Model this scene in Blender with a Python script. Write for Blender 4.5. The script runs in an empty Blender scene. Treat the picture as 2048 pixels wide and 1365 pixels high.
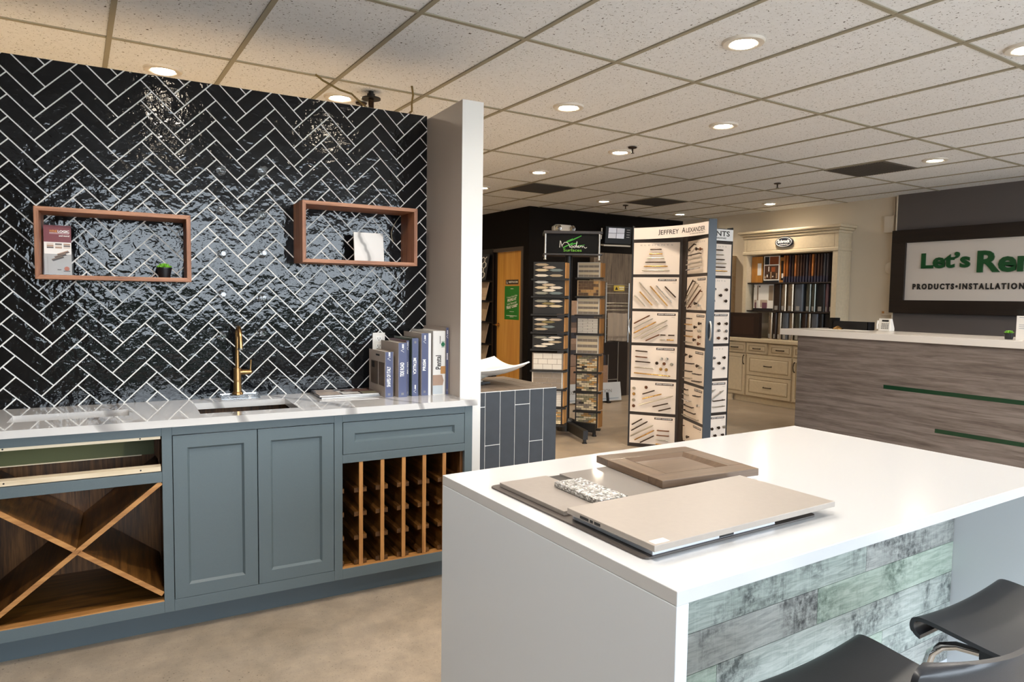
import bpy, bmesh, math, random
from mathutils import Vector, Matrix
R = math.radians
PI = math.pi
rnd = random.Random(7)
SC = bpy.context.scene
COL = SC.collection

# ------------------------------------------------------------------ helpers
def lin(h):
    h = h.lstrip('#')
    out = []
    for i in (0, 2, 4):
        c = int(h[i:i + 2], 16) / 255
        out.append(c / 12.92 if c <= 0.04045 else ((c + 0.055) / 1.055) ** 2.4)
    return (out[0], out[1], out[2], 1.0)

class MB:
    """collects shapes into one mesh"""
    def __init__(s):
        s.v = []; s.f = []; s.m = []
    def face(s, pts, mi=0):
        b = len(s.v); s.v += [tuple(p) for p in pts]
        s.f.append(tuple(range(b, b + len(pts)))); s.m.append(mi); return s
    def raw(s, vs, fs, mi=0):
        b = len(s.v); s.v += [tuple(p) for p in vs]
        for f in fs:
            s.f.append(tuple(b + i for i in f)); s.m.append(mi)
        return s
    def box(s, x0, x1, y0, y1, z0, z1, mi=0):
        x0, x1 = min(x0, x1), max(x0, x1); y0, y1 = min(y0, y1), max(y0, y1); z0, z1 = min(z0, z1), max(z0, z1)
        return s.raw([(x0, y0, z0), (x1, y0, z0), (x1, y1, z0), (x0, y1, z0), (x0, y0, z1), (x1, y0, z1), (x1, y1, z1), (x0, y1, z1)],
                     [(0, 3, 2, 1), (4, 5, 6, 7), (0, 1, 5, 4), (1, 2, 6, 5), (2, 3, 7, 6), (3, 0, 4, 7)], mi)
    def obox(s, c, ax, ay, az, mi=0):
        c = Vector(c); ax = Vector(ax); ay = Vector(ay); az = Vector(az)
        if ax.cross(ay).dot(az) < 0: az = -az
        vs = [c + i * ax + j * ay + k * az for k in (-1, 1) for i, j in ((-1, -1), (1, -1), (1, 1), (-1, 1))]
        return s.raw(vs, [(0, 3, 2, 1), (4, 5, 6, 7), (0, 1, 5, 4), (1, 2, 6, 5), (2, 3, 7, 6), (3, 0, 4, 7)], mi)
    def beam(s, p0, p1, w, h, up=(0, 0, 1), mi=0):
        p0 = Vector(p0); p1 = Vector(p1); d = p1 - p0
        u = Vector(up); r = d.cross(u).normalized(); u = r.cross(d).normalized()
        return s.obox((p0 + p1) / 2, d / 2, r * w / 2, u * h / 2, mi)
    def prism(s, poly, plane, a0, a1, mi=0):
        """poly: 2D points; plane 'xy','xz','yz'; extruded along the third axis from a0 to a1"""
        def P(p, a):
            return {'xy': (p[0], p[1], a), 'xz': (p[0], a, p[1]), 'yz': (a, p[0], p[1])}[plane]
        area = sum(poly[i][0] * poly[(i + 1) % len(poly)][1] - poly[(i + 1) % len(poly)][0] * poly[i][1] for i in range(len(poly)))
        pl = list(poly)
        flip = (area < 0) != (plane == 'xz')
        if flip: pl.reverse()
        lo, hi = min(a0, a1), max(a0, a1)
        n = len(pl)
        vs = [P(p, lo) for p in pl] + [P(p, hi) for p in pl]
        fs = [tuple(range(n - 1, -1, -1)), tuple(range(n, 2 * n))] + [(i, (i + 1) % n, n + (i + 1) % n, n + i) for i in range(n)]
        return s.raw(vs, fs, mi)
    def tube(s, path, r, seg=10, mi=0, caps=True):
        path = [Vector(p) for p in path]; n = len(path)
        rr = r if isinstance(r, (list, tuple)) else [r] * n
        vs = []; u = None
        for i, p in enumerate(path):
            t = (path[min(i + 1, n - 1)] - path[max(i - 1, 0)])
            if t.length < 1e-9: t = Vector((0, 0, 1))
            t.normalize()
            if u is None:
                u = t.orthogonal().normalized()
            else:
                u = (u - t * u.dot(t))
                u = u.normalized() if u.length > 1e-6 else t.orthogonal().normalized()
            w = t.cross(u)
            for k in range(seg):
                a = 2 * PI * k / seg
                vs.append(p + rr[i] * (math.cos(a) * u + math.sin(a) * w))
        fs = []
        for i in range(n - 1):
            for k in range(seg):
                a, b = i * seg + k, i * seg + (k + 1) % seg
                fs.append((a, b, b + seg, a + seg))
        if caps:
            fs.append(tuple(range(seg - 1, -1, -1))); fs.append(tuple(range((n - 1) * seg, n * seg)))
        return s.raw(vs, fs, mi)
    def cyl(s, p0, p1, r, seg=16, mi=0):
        return s.tube([p0, p1], r, seg, mi)
    def lathe(s, prof, c=(0, 0, 0), axis=(0, 0, 1), seg=24, mi=0):
        """prof: (radius, height) pairs along axis from c"""
        a = Vector(axis).normalized(); u = a.orthogonal().normalized(); w = a.cross(u); c = Vector(c)
        vs = []; n = len(prof)
        for r, h in prof:
            for k in range(seg):
                t = 2 * PI * k / seg
                vs.append(c + a * h + max(r, 1e-5) * (math.cos(t) * u + math.sin(t) * w))
        fs = []
        for i in range(n - 1):
            for k in range(seg):
                p, q = i * seg + k, i * seg + (k + 1) % seg
                fs.append((p, q, q + seg, p + seg))
        fs.append(tuple(range(seg - 1, -1, -1))); fs.append(tuple(range((n - 1) * seg, n * seg)))
        return s.raw(vs, fs, mi)
    def sheet(s, fn, nu, nv, th, mi=0):
        """closed shell: fn(u,v)->(point, normal); thickness th"""
        top = []; bot = []
        for j in range(nv + 1):
            for i in range(nu + 1):
                p, n = fn(i / nu, j / nv)
                p = Vector(p); n = Vector(n).normalized()
                top.append(p + n * th / 2); bot.append(p - n * th / 2)
        N = len(top); W = nu + 1
        fs = []
        for j in range(nv):
            for i in range(nu):
                a = j * W + i
                fs.append((a, a + 1, a + W + 1, a + W))
                fs.append((N + a, N + a + W, N + a + W + 1, N + a + 1))
        for i in range(nu):
            fs.append((i, N + i, N + i + 1, i + 1)); a = nv * W + i
            fs.append((a, a + 1, N + a + 1, N + a))
        for j in range(nv):
            a = j * W
            fs.append((a, a + W, N + a + W, N + a)); b = a + nu
            fs.append((b, N + b, N + b + W, b + W))
        return s.raw(top + bot, fs, mi)
    def build(s, name, mats, parent=None, smooth=False, bevel=0, seg=2, recalc=False):
        me = bpy.data.meshes.new(name)
        me.from_pydata(s.v, [], s.f)
        if not isinstance(mats, (list, tuple)): mats = [mats]
        for m in mats: me.materials.append(m)
        if len(mats) > 1:
            me.polygons.foreach_set('material_index', s.m)
        me.update()
        if recalc or smooth:
            bm = bmesh.new(); bm.from_mesh(me)
            bmesh.ops.recalc_face_normals(bm, faces=bm.faces)
            bm.to_mesh(me); bm.free()
        if smooth:
            me.polygons.foreach_set('use_smooth', [True] * len(me.polygons))
            me.set_sharp_from_angle(angle=R(38))
        o = bpy.data.objects.new(name, me)
        COL.objects.link(o)
        if parent is not None: o.parent = parent
        if bevel:
            b = o.modifiers.new('edge', 'BEVEL'); b.width = bevel; b.segments = seg; b.limit_method = 'ANGLE'; b.angle_limit = R(40)
        return o

def thing(name, label, cat, loc=(0, 0, 0), rotz=0.0, group=None, rot=None):
    o = bpy.data.objects.new(name, None); COL.objects.link(o)
    o.empty_display_size = 0.05
    o.location = loc; o.rotation_euler = rot if rot else (0, 0, rotz)
    o['label'] = label; o['category'] = cat
    if group: o['group'] = group
    return o
def tag(o, label, cat, group=None, loc=None, rotz=None):
    o['label'] = label; o['category'] = cat
    if group: o['group'] = group
    if loc is not None: o.location = loc
    if rotz is not None: o.rotation_euler = (0, 0, rotz)
    return o
def struct(o, label=None, cat=None):
    o['kind'] = 'structure'
    if label: o['label'] = label
    if cat: o['category'] = cat
    return o
ORD = ['first', 'second', 'third', 'fourth', 'fifth', 'sixth', 'seventh', 'eighth', 'ninth', 'tenth', 'eleventh', 'twelfth', 'thirteenth', 'fourteenth', 'fifteenth', 'sixteenth', 'seventeenth']

# the partition assembly stands 3.2 degrees off the room's axes
WY = -0.0558
cw, sw = math.cos(WY), math.sin(WY)
def wl(u, d, z=0.0):
    return (u * cw - d * sw, u * sw + d * cw, z)

_tcache = {}
def text_geo(body, bold=0.0, ext=0.0, space=1.0):
    key = (body, bold, ext, space)
    if key not in _tcache:
        cu = bpy.data.curves.new('t', 'FONT'); cu.body = body; cu.offset = bold; cu.extrude = ext; cu.resolution_u = 3; cu.space_character = space
        ob = bpy.data.objects.new('t', cu); COL.objects.link(ob)
        dg = bpy.context.evaluated_depsgraph_get(); dg.update()
        me = bpy.data.meshes.new_from_object(ob.evaluated_get(dg))
        vs = [tuple(v.co) for v in me.vertices]; fs = [tuple(p.vertices) for p in me.polygons]
        bpy.data.objects.remove(ob); bpy.data.curves.remove(cu); bpy.data.meshes.remove(me)
        xs = [v[0] for v in vs]; ys = [v[1] for v in vs]
        _tcache[key] = (vs, fs, min(xs), max(xs), min(ys), max(ys))
    return _tcache[key]
def put_text(mb, body, x0, x1, z0, z1, y, mi=0, bold=0.0, rot=0, ext=0.0, depth=0.0, shear=0.0, warp=None, space=1.0):
    """fits text into the box on a plane facing -y. rot 90: reads upward, 270: reads downward"""
    vs, fs, ax, bx, ay, by = text_geo(body, bold, ext, space)
    out = []
    for v in vs:
        a = (v[0] - ax) / (bx - ax); b = (v[1] - ay) / (by - ay)
        if rot == 0: X = x0 + a * (x1 - x0) + shear * (b - .5) * (z1 - z0); Z = z0 + b * (z1 - z0)
        elif rot == 90: X = x1 - b * (x1 - x0); Z = z0 + a * (z1 - z0)
        else: X = x0 + b * (x1 - x0); Z = z1 - a * (z1 - z0)
        yy = y
        if ext: yy = y - depth * (v[2] / ext * .5 + .5)
        out.append(warp(X, yy, Z) if warp else (X, yy, Z))
    mb.raw(out, fs, mi)
    return mb

# ------------------------------------------------------------------ materials
class NT:
    def __init__(s, name):
        s.mat = bpy.data.materials.new(name); s.mat.use_nodes = True
        s.nt = s.mat.node_tree; s.n = s.nt.nodes; s.l = s.nt.links
        s.b = s.n['Principled BSDF']
    def node(s, t, **kw):
        n = s.n.new(t)
        for k, v in kw.items():
            if k in n.inputs: n.inputs[k].default_value = v
            else: setattr(n, k, v)
        return n
    def link(s, a, b): s.l.new(a, b)
    def coord(s, scale=(1, 1, 1), rot=(0, 0, 0), loc=(0, 0, 0), kind='Object'):
        t = s.node('ShaderNodeTexCoord'); m = s.node('ShaderNodeMapping')
        m.inputs['Scale'].default_value = scale; m.inputs['Rotation'].default_value = rot; m.inputs['Location'].default_value = loc
        s.link(t.outputs[kind], m.inputs['Vector']); return m.outputs['Vector']
    def noise(s, vec, scale, detail=3, rough=.5, dist=0):
        n = s.node('ShaderNodeTexNoise'); n.inputs['Scale'].default_value = scale; n.inputs['Detail'].default_value = detail
        n.inputs['Roughness'].default_value = rough; n.inputs['Distortion'].default_value = dist
        s.link(vec, n.inputs['Vector']); return n.outputs['Fac']
    def ramp(s, fac, stops):
        r = s.node('ShaderNodeValToRGB'); e = r.color_ramp.elements
        while len(e) < len(stops): e.new(.5)
        for i, (p, c) in enumerate(stops):
            e[i].position = p; e[i].color = c if len(c) == 4 else tuple(c) + (1,)
        s.link(fac, r.inputs['Fac']); return r.outputs['Color']
    def mix(s, fac, a, b, mode='MIX'):
        m = s.node('ShaderNodeMix', data_type='RGBA', blend_type=mode)
        for i, v in ((0, fac), (6, a), (7, b)):
            if hasattr(v, 'is_linked') or hasattr(v, 'links'): s.link(v, m.inputs[i])
            else: m.inputs[i].default_value = v
        return m.outputs[2]
    def bump(s, h, strength=.3, dist=.01):
        b = s.node('ShaderNodeBump'); b.inputs['Strength'].default_value = strength; b.inputs['Distance'].default_value = dist
        s.link(h, b.inputs['Height']); s.link(b.outputs['Normal'], s.b.inputs['Normal'])
    def set(s, **kw):
        for k, v in kw.items():
            i = s.b.inputs[k.replace('_', ' ')]
            if hasattr(v, 'links'): s.link(v, i)
            else: i.default_value = v
        return s

def M(name, hexc, rough=.5, metal=0., spec=.5, var=0., vscale=8, bump=0., bscale=60, **kw):
    t = NT(name); c = lin(hexc)
    t.set(Base_Color=c, Roughness=rough, Metallic=metal, Specular_IOR_Level=spec)
    if var or bump:
        v = t.coord()
        if var:
            f = t.noise(v, vscale, 4)
            lo = tuple(max(0, x * (1 - var)) for x in c[:3]) + (1,); hi = tuple(min(1, x * (1 + var)) for x in c[:3]) + (1,)
            t.set(Base_Color=t.ramp(f, [(.3, lo), (.7, hi)]))
        if bump:
            t.bump(t.noise(v, bscale, 3), bump, .002)
    if kw: t.set(**kw)
    return t.mat
def wood(name, dark, light, axis='x', scale=1., rough=.4, bands=18, mid=None):
    t = NT(name)
    st = {'x': (.06, 1, 1), 'y': (1, .06, 1), 'z': (1, 1, .06)}[axis]
    v = t.coord(scale=tuple(a * scale for a in st))
    n1 = t.noise(v, bands, 4, .6, .6); n2 = t.noise(v, bands * 5, 3, .6)
    f = t.node('ShaderNodeMath', operation='MULTIPLY_ADD'); t.link(n2, f.inputs[0]); f.inputs[1].default_value = .35
    g = t.node('ShaderNodeMath', operation='MULTIPLY'); t.link(n1, g.inputs[0]); g.inputs[1].default_value = .75
    t.link(g.outputs[0], f.inputs[2])
    stops = [(.36, lin(dark)), (.66, lin(light))] if not mid else [(.36, lin(dark)), (.5, lin(mid)), (.66, lin(light))]
    t.set(Base_Color=t.ramp(f.outputs[0], stops), Roughness=rough)
    t.bump(n2, .12, .001)
    return t.mat

# black handmade glaze: the glossy surface undulates
def m_tile():
    t = NT('black_glazed_tile'); v = t.coord()
    n = t.noise(v, 20, 2, .45, .5); n3 = t.noise(v, 60, 2, .5)
    a = t.node('ShaderNodeMath', operation='MULTIPLY_ADD'); t.link(n3, a.inputs[0]); a.inputs[1].default_value = .22; t.link(n, a.inputs[2])
    t.set(Base_Color=(.0055, .0058, .0068, 1), Roughness=.07, IOR=1.42)
    t.bump(a.outputs[0], .55, .0058)
    return t.mat
def m_quartz():
    t = NT('veined_white_quartz'); v = t.coord(rot=(0, 0, .5))
    w = t.node('ShaderNodeTexWave', wave_type='BANDS', bands_direction='DIAGONAL')
    for k, x in (('Scale', 1.15), ('Distortion', 7.5), ('Detail', 3.), ('Detail Scale', .9), ('Detail Roughness', .55)): w.inputs[k].default_value = x
    t.link(v, w.inputs['Vector'])
    c = t.ramp(w.outputs['Fac'], [(0., lin('#9c9a99')), (.035, lin('#b5b2b0')), (.07, lin('#d0cecc'))])
    t.set(Base_Color=c, Roughness=.03, IOR=1.85)
    return t.mat
def m_concrete():
    t = NT('polished_concrete'); v = t.coord()
    f1 = t.noise(v, 1.3, 5, .6, .4); f2 = t.noise(v, 9, 6, .7); f3 = t.noise(v, 130, 2, .6)
    c1 = t.ramp(f1, [(.3, lin('#938574')), (.7, lin('#b5a796'))])
    c2 = t.ramp(f2, [(.3, (.72, .72, .72, 1)), (.7, (1.08, 1.06, 1.03, 1))])
    c = t.mix(1., c1, c2, 'MULTIPLY')
    c3 = t.ramp(f3, [(.31, (.45, .43, .40, 1)), (.37, (1, 1, 1, 1))])
    c = t.mix(.8, c, c3, 'MULTIPLY')
    vo = t.node('ShaderNodeTexVoronoi'); vo.inputs['Scale'].default_value = 42; t.link(v, vo.inputs['Vector'])
    patch = t.ramp(t.noise(v, 2.1, 2), [(.56, (1, 1, 1, 1)), (.66, (0, 0, 0, 1))])
    pits = t.ramp(vo.outputs['Distance'], [(.10, (.30, .28, .27, 1)), (.17, (1, 1, 1, 1))])
    pits = t.mix(patch, pits, (1, 1, 1, 1))
    c = t.mix(.85, c, pits, 'MULTIPLY')
    t.set(Base_Color=c, Roughness=t.ramp(f2, [(.3, (.30,) * 3), (.7, (.48,) * 3)]))
    t.bump(f3, .12, .002)
    return t.mat
def m_acoustic():
    t = NT('pitted_acoustic_tile'); v = t.coord()
    n = t.noise(v, 85, 2, .55, .8); n2 = t.noise(v, 30, 2)
    c = t.ramp(n, [(.315, lin('#4f4a44')), (.36, lin('#e4e7eb'))])
    c = t.mix(.35, c, t.ramp(n2, [(.3, (.85, .85, .85, 1)), (.7, (1, 1, 1, 1))]), 'MULTIPLY')
    t.set(Base_Color=c, Roughness=.9, Specular_IOR_Level=.2)
    t.bump(n, .4, .003)
    return t.mat
def m_plank(name, base, light, dark, seed):
    """weathered green-grey board, grain along x, saw marks across"""
    t = NT(name)
    v = t.coord(scale=(.12, 1, 1), loc=(seed * 3.7, seed, seed * 2.1)); u = t.coord(loc=(seed * 1.7, 0, seed))
    s = t.coord(scale=(1, 1, .03), loc=(seed, 0, 0))
    g = t.noise(v, 75, 4, .65, 1.2); b = t.noise(u, 4.2, 5, .62, .3); w = t.noise(s, 170, 2)
    c = t.ramp(g, [(.34, lin(base)), (.62, lin(light))])
    stain = t.ramp(b, [(.48, (0, 0, 0, 1)), (.60, (1, 1, 1, 1))])
    st2 = t.mix(1., stain, t.ramp(t.noise(u, 48, 4, .7), [(.36, (0, 0, 0, 1)), (.62, (1, 1, 1, 1))]), 'MULTIPLY')
    c = t.mix(st2, c, lin(dark))
    c = t.mix(t.ramp(w, [(.55, (0, 0, 0, 1)), (.72, (.22, .22, .22, 1))]), c, lin('#c9d3cd'))
    t.set(Base_Color=c, Roughness=.55)
    t.bump(g, .2, .001)
    return t.mat
def m_marble():
    t = NT('white_marble'); v = t.coord(rot=(0, .35, 0))
    w = t.node('ShaderNodeTexWave', wave_type='BANDS', bands_direction='X')
    for k, x in (('Scale', 2.6), ('Distortion', 5.), ('Detail', 3.), ('Detail Scale', 1.6)): w.inputs[k].default_value = x
    t.link(v, w.inputs['Vector'])
    c = t.ramp(w.outputs['Fac'], [(0., lin('#9c9a98')), (.10, lin('#dcd9d5')), (.5, lin('#e9e6e2'))])
    t.set(Base_Color=c, Roughness=.25); return t.mat
def m_sparkle():
    t = NT('crackled_silver_glass'); v = t.coord()
    vo = t.node('ShaderNodeTexVoronoi'); vo.inputs['Scale'].default_value = 170; t.link(v, vo.inputs['Vector'])
    c = t.ramp(vo.outputs['Color'], [(.2, lin('#8f8d88')), (.6, lin('#d8d6d0')), (.9, lin('#ffffff'))])
    t.set(Base_Color=c, Roughness=.16, Metallic=.35); t.bump(vo.outputs['Distance'], 1., .006); return t.mat
def m_emit(name, col, s):
    t = NT(name); t.set(Base_Color=(.8, .8, .8, 1), Emission_Color=col, Emission_Strength=s); return t.mat
def m_clear(name, rough=.02, ior=1.49, col=(1, 1, 1, 1)):
    t = NT(name); t.set(Base_Color=col, Roughness=rough, IOR=ior, Transmission_Weight=1.0); return t.mat

m_grout = M('pale_grout', '#f3f1ec', .8)
m_blk_tile = m_tile(); m_qz = m_quartz(); m_floor = m_concrete(); m_ceil = m_acoustic()
m_bar = M('ceiling_grid_paint', '#97917f', .55)
m_paint = M('white_wall_paint', '#dad8d4', .55, bump=.05, bscale=220)
m_taupe = M('taupe_wall_paint', '#8b8078', .6, bump=.05, bscale=220)
m_warmwall = M('cream_wall_paint', '#d3c8b6', .65, bump=.05, bscale=200)
m_dark = M('charcoal_wall_paint', '#15110f', .85, spec=.15, bump=.05, bscale=200)
m_grey = M('grey_wall_paint', '#5a5453', .6, bump=.05, bscale=200)
m_blue = M('blue_grey_cabinet_paint', '#58656a', .38, var=.03, vscale=300)
m_toe = M('blue_grey_toe_paint', '#525f66', .45)
m_wal_z = wood('walnut_upright', '#2c1a0a', '#85592f', 'z', 1.4, .4, mid='#573616')
m_wal_x = wood('walnut_lengthwise', '#3a220a', '#815724', 'x', 1.4, .4, mid='#5d3c16')
m_wal_y = wood('shaded_walnut_frontwise', '#2b1907', '#704a20', 'y', 1.4, .4, mid='#4d3012')  # darker walnut: the shade inside the racks is put into the colour
m_shelf_x = wood('shelf_walnut_lengthwise', '#7a4a30', '#bb8562', 'x', 1.6, .45, mid='#9c6747')
m_shelf_z = wood('shelf_walnut_upright', '#6a3d28', '#b07a58', 'z', 1.6, .45, mid='#8c5a3c')
m_band = wood('walnut_edge_band', '#8a5a2e', '#bd8950', 'x', 1.4, .4, mid='#a57340'); m_bandz = wood('walnut_edge_upright', '#8a5a2e', '#bd8950', 'z', 1.4, .4, mid='#a57340')
m_pine = wood('raw_maple_strip', '#c9b595', '#e6d8bd', 'x', 1., .6)
m_green = M('olive_board', '#4d5230', .6)
m_white = M('white_quartz', '#c9c9c9', .16, spec=.45)
m_iside = M('white_waterfall_quartz', '#d6dbe0', .3, spec=.4)
m_black = M('black_metal', '#121112', .4)
m_blkplastic = M('black_plastic', '#17171a', .38)
m_shell = M('charcoal_moulded_plastic', '#2a2b2f', .36, bump=.08, bscale=500)
m_chrome = M('chrome', '#d9dadb', .08, 1.)
m_brass = M('brushed_brass', '#c79f6b', .3, 1.)
m_bronze = M('dark_bronze', '#3a2c22', .35, .7)
m_nickel = M('satin_nickel', '#b9b4aa', .28, 1.)
m_gold = M('satin_gold', '#c39a5c', .25, 1.)
m_wtrim = M('white_metal_trim', '#d8d2c8', .4)
m_acrylic = m_clear('clear_acrylic')
m_lens = m_emit('lit_lens', (1., .86, .66, 1), 90)
m_txtw = M('white_print', '#f1f0ec', .6); m_txtk = M('black_print', '#191716', .6); m_txtg = M('grey_print', '#8d8a86', .6)
m_maple = wood('maple_veneer', '#b9802f', '#d9a350', 'z', .8, .35, bands=9, mid='#cb9240')
m_cream = M('cream_glazed_paint', '#d0c1a6', .45, var=.05, vscale=30)
m_creamline = M('brown_glaze_line', '#8d7656', .6)
m_greywood = wood('grey_oak_laminate', '#574d47', '#837973', 'x', 1.1, .5, bands=26, mid='#6d625c')
m_darkwood = wood('espresso_wood', '#120b08', '#1f1511', 'x', 1., .4)
m_signface = M('white_sign_face', '#cfc8c2', .35)
m_gletter = M('green_acrylic_letter', '#0c4a25', .3)
m_gstrip = M('green_inlay', '#06351f', .3)
m_slate = M('dark_slate_tile', '#30353c', .5, var=.12, vscale=14)
m_slatetop = M('brown_slate_top', '#6b5e52', .45, var=.12, vscale=10)
m_ceramic = M('white_ceramic', '#efece6', .12)
m_leaf = M('succulent_leaf', '#6fae2f', .45, var=.2, vscale=60)
m_paper = M('paper', '#ece9e4', .6)
m_pages = M('page_block', '#d8d2c8', .8)
m_boardw = M('white_sample_board', '#dccfc3', .5)
m_frame = M('brown_black_frame', '#2b2320', .4)
m_navy = M('gloss_dark_panel', '#1f2730', .28)
m_silver = M('silver_post', '#c6c6c4', .3, .8)
m_tan = M('hardboard_edge', '#b07f4a', .6)

# ------------------------------------------------------------------ room shell
CZ = 2.70
floor = struct(MB().box(-3.0, 8.9, -2.6, 11.0, -.1, 0).build('floor', m_floor), 'tan polished concrete floor with dark pits', 'floor')
jt = MB()
for x in (-1.2, 3.39):
    jt.box(x, x + .006, -2.4, 8.0, -.001, .0012)
jt.build('control_joint', M('floor_joint', '#5d5146', .8), floor)
ceil = struct(MB().box(-3.0, 8.9, -2.6, 11.0, CZ + .006, CZ + .12).build('ceiling', m_ceil), 'suspended ceiling of pitted white acoustic tiles', 'ceiling')
g = MB()
for x in (-2.2, -1.6, -1.0, -.41, .18, .765, 1.345, 1.91, 2.495, 3.10, 3.70, 4.31, 4.925, 5.54, 6.15, 6.765, 7.38, 7.99):
    g.box(x - .012, x + .012, -2.4, 11, CZ - .001, CZ + .008)
for y in (-1.77, -.6, .57, 1.744, 2.92, 4.085, 5.25, 6.41, 7.57, 8.74, 9.9):
    g.box(-2.75, 8.5, y - .012, y + .012, CZ, CZ + .009)
g.build('ceiling_grid', m_bar, ceil)

# walls (faces at the given planes)
struct(MB().box(-2.9, -2.75, -2.5, 11, 0, 2.82).build('wall_left', m_dark), 'charcoal side wall', 'wall')
struct(MB().box(-2.75, 5.39, 10.9, 11.05, 0, 2.82).build('wall_rear', m_warmwall), 'cream rear wall', 'wall')
# charcoal wall with the restroom door
DY0, DY1, DZ = 8.245, 8.965, 2.105
wd = MB().box(5.39, 5.50, 8.07, 8.198, 0, 2.82).box(5.39, 5.50, 9.14, 10.9, 0, 2.82).box(5.39, 5.50, 8.198, 9.14, 2.155, 2.82)
struct(wd.build('wall_restroom', m_dark), 'charcoal wall with the maple restroom door', 'wall')
struct(MB().box(5.50, 8.50, 8.07, 8.20, 0, 2.82).build('wall_back', m_dark), 'charcoal back wall behind the display stands', 'wall')
struct(MB().box(8.39, 8.55, 4.54, 8.07, 0, 2.82).build('wall_right', m_warmwall), 'cream wall behind the cabinet hutch', 'wall')
struct(MB().box(8.29, 8.55, -2.5, 4.54, 0, 2.82).build('wall_sign', m_grey), 'grey accent wall behind the reception desk', 'wall')
struct(MB().box(8.288, 8.39, 4.5402, 4.556, 0, 2.70).build('trim_corner', m_warmwall), 'cream corner edge of the grey accent wall', 'trim')
# glazed shop front behind the camera
WFY = -2.4
wf = MB()
wins = [(-.75, 3.55), (4.1, 7.9)]
WZ0, WZ1 = .35, 2.5
xs = [-2.9] + [a for w in wins for a in w] + [8.5]
for i in range(0, len(xs), 2):
    wf.box(xs[i], xs[i + 1], WFY - .12, WFY, 0, 2.82)
for a, b in wins:
    wf.box(a, b, WFY - .12, WFY, 0, WZ0); wf.box(a, b, WFY - .12, WFY, WZ1, 2.82)
struct(wf.build('wall_front', m_warmwall), 'shop front wall with tall windows', 'wall')
for i, (a, b) in enumerate(wins):
    fr = MB()
    for x in (a, (a + b) / 2, b):
        fr.box(x - .03, x + .03, WFY - .10, WFY - .02, WZ0, WZ1)
    fr.box(a, b, WFY - .10, WFY - .02, WZ0, WZ0 + .05); fr.box(a, b, WFY - .10, WFY - .02, WZ1 - .05, WZ1)
    struct(fr.build('window_%d' % (i + 1), m_black), 'dark framed shop window', 'window')
struct(MB().box(-40, 50, -60, WFY - .13, -.25, -.15).build('ground_outside', M('pale_pavement', '#d6d5d2', .9)), 'parking lot outside the shop front', 'ground')
struct(MB().box(-12, 20, -9.5, -8.4, -.15, 1.35).build('added_dark_backdrop', M('backdrop_green', '#27301f', .95)), 'unseen added dark hedge outside', 'backdrop')  # unseen; added to darken the low part of the tile reflections

# ------------------------------------------------------------------ tiled partition
DW = 3.665
def clip(poly, axis, lim, keep_less):
    out = []
    for i in range(len(poly)):
        a, b = poly[i], poly[(i + 1) % len(poly)]
        ia = (a[axis] <= lim) if keep_less else (a[axis] >= lim); ib = (b[axis] <= lim) if keep_less else (b[axis] >= lim)
        if ia: out.append(a)
        if ia != ib:
            t = (lim - a[axis]) / (b[axis] - a[axis]); out.append((a[0] + t * (b[0] - a[0]), a[1] + t * (b[1] - a[1])))
    return out
pt = MB()
UL, UR, ZT = -3.0, 1.490, 2.435
pt.box(UL, UR, DW + .004, DW + .12, 0, ZT, 1)
pt.face([(UL, DW + .0026, .5), (UR, DW + .0026, .5), (UR, DW + .0026, ZT), (UL, DW + .0026, ZT)], 1)
TW, TL, GR = .0659, .1938, .0058
U0, Z0 = -.287 + .2740 * 5 + .0, 1.1033
q2 = math.sqrt(.5)
def st2uz(s_, t_): return ((s_ - t_) * q2, (s_ + t_) * q2)
def addtile(s0, s1, t0, t1, du, dz):
    h = GR / 2
    c = [(s0 + h, t0 + h), (s1 - h, t0 + h), (s1 - h, t1 - h), (s0 + h, t1 - h)]
    poly = [(U0 + du + st2uz(*p)[0], Z0 + dz + st2uz(*p)[1]) for p in c]
    cu_ = sum(p[0] for p in poly) / 4; cz_ = sum(p[1] for p in poly) / 4
    for ax, lim, kl in ((0, UL, False), (0, UR - .001, True), (1, .88, False), (1, ZT - .001, True)):
        poly = clip(poly, ax, lim, kl)
        if len(poly) < 3: return
    ta, tb = rnd.uniform(-.010, .010), rnd.uniform(-.010, .010)
    yo = rnd.uniform(-.0003, .0003)
    P = lambda p: (p[0], DW + yo + (p[0] - cu_) * ta + (p[1] - cz_) * tb, p[1])
    pts = [P(p) for p in poly]
    pt.face(pts, 0)
    n = len(poly)
    for i in range(n):
        a, b = pts[i], pts[(i + 1) % n]
        pt.face([a, (a[0], DW + .003, a[2]), (b[0], DW + .003, b[2]), b], 0)
PU = 2 * TL * q2; PZ = 2 * TW * q2
for j in range(-24, 8):
    for i in range(-8, 26):
        du, dz = j * .2740, i * .0932
        if not (UL - .4 < U0 + du < UR + .4): continue
        addtile(0, TL, 0, TW, du, dz)
        addtile(TL, TL + TW, TW - TL, TW, du, dz)
o = pt.build('wall_partition', [m_blk_tile, m_grout, m_paint])
o.location = (0, 0, 0); o.rotation_euler = (0, 0, WY)
struct(o, 'black glazed herringbone tiled partition wall with white grout', 'wall')
o = MB().box(1.490, 1.608, 3.20, DW + .12, 0, 2.418).face([(1.4896, 3.204, .9), (1.4896, 3.204, 2.416), (1.4896, DW, 2.416), (1.4896, DW, .9)], 1).build('wall_wing', [m_paint, M('shaded_side_paint', '#b9ada2', .55)])  # left face coloured darker and warmer: its shade is put into the colour
o.rotation_euler = (0, 0, WY); struct(o, 'narrow white wing wall ending the tiled partition', 'wall')

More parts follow.
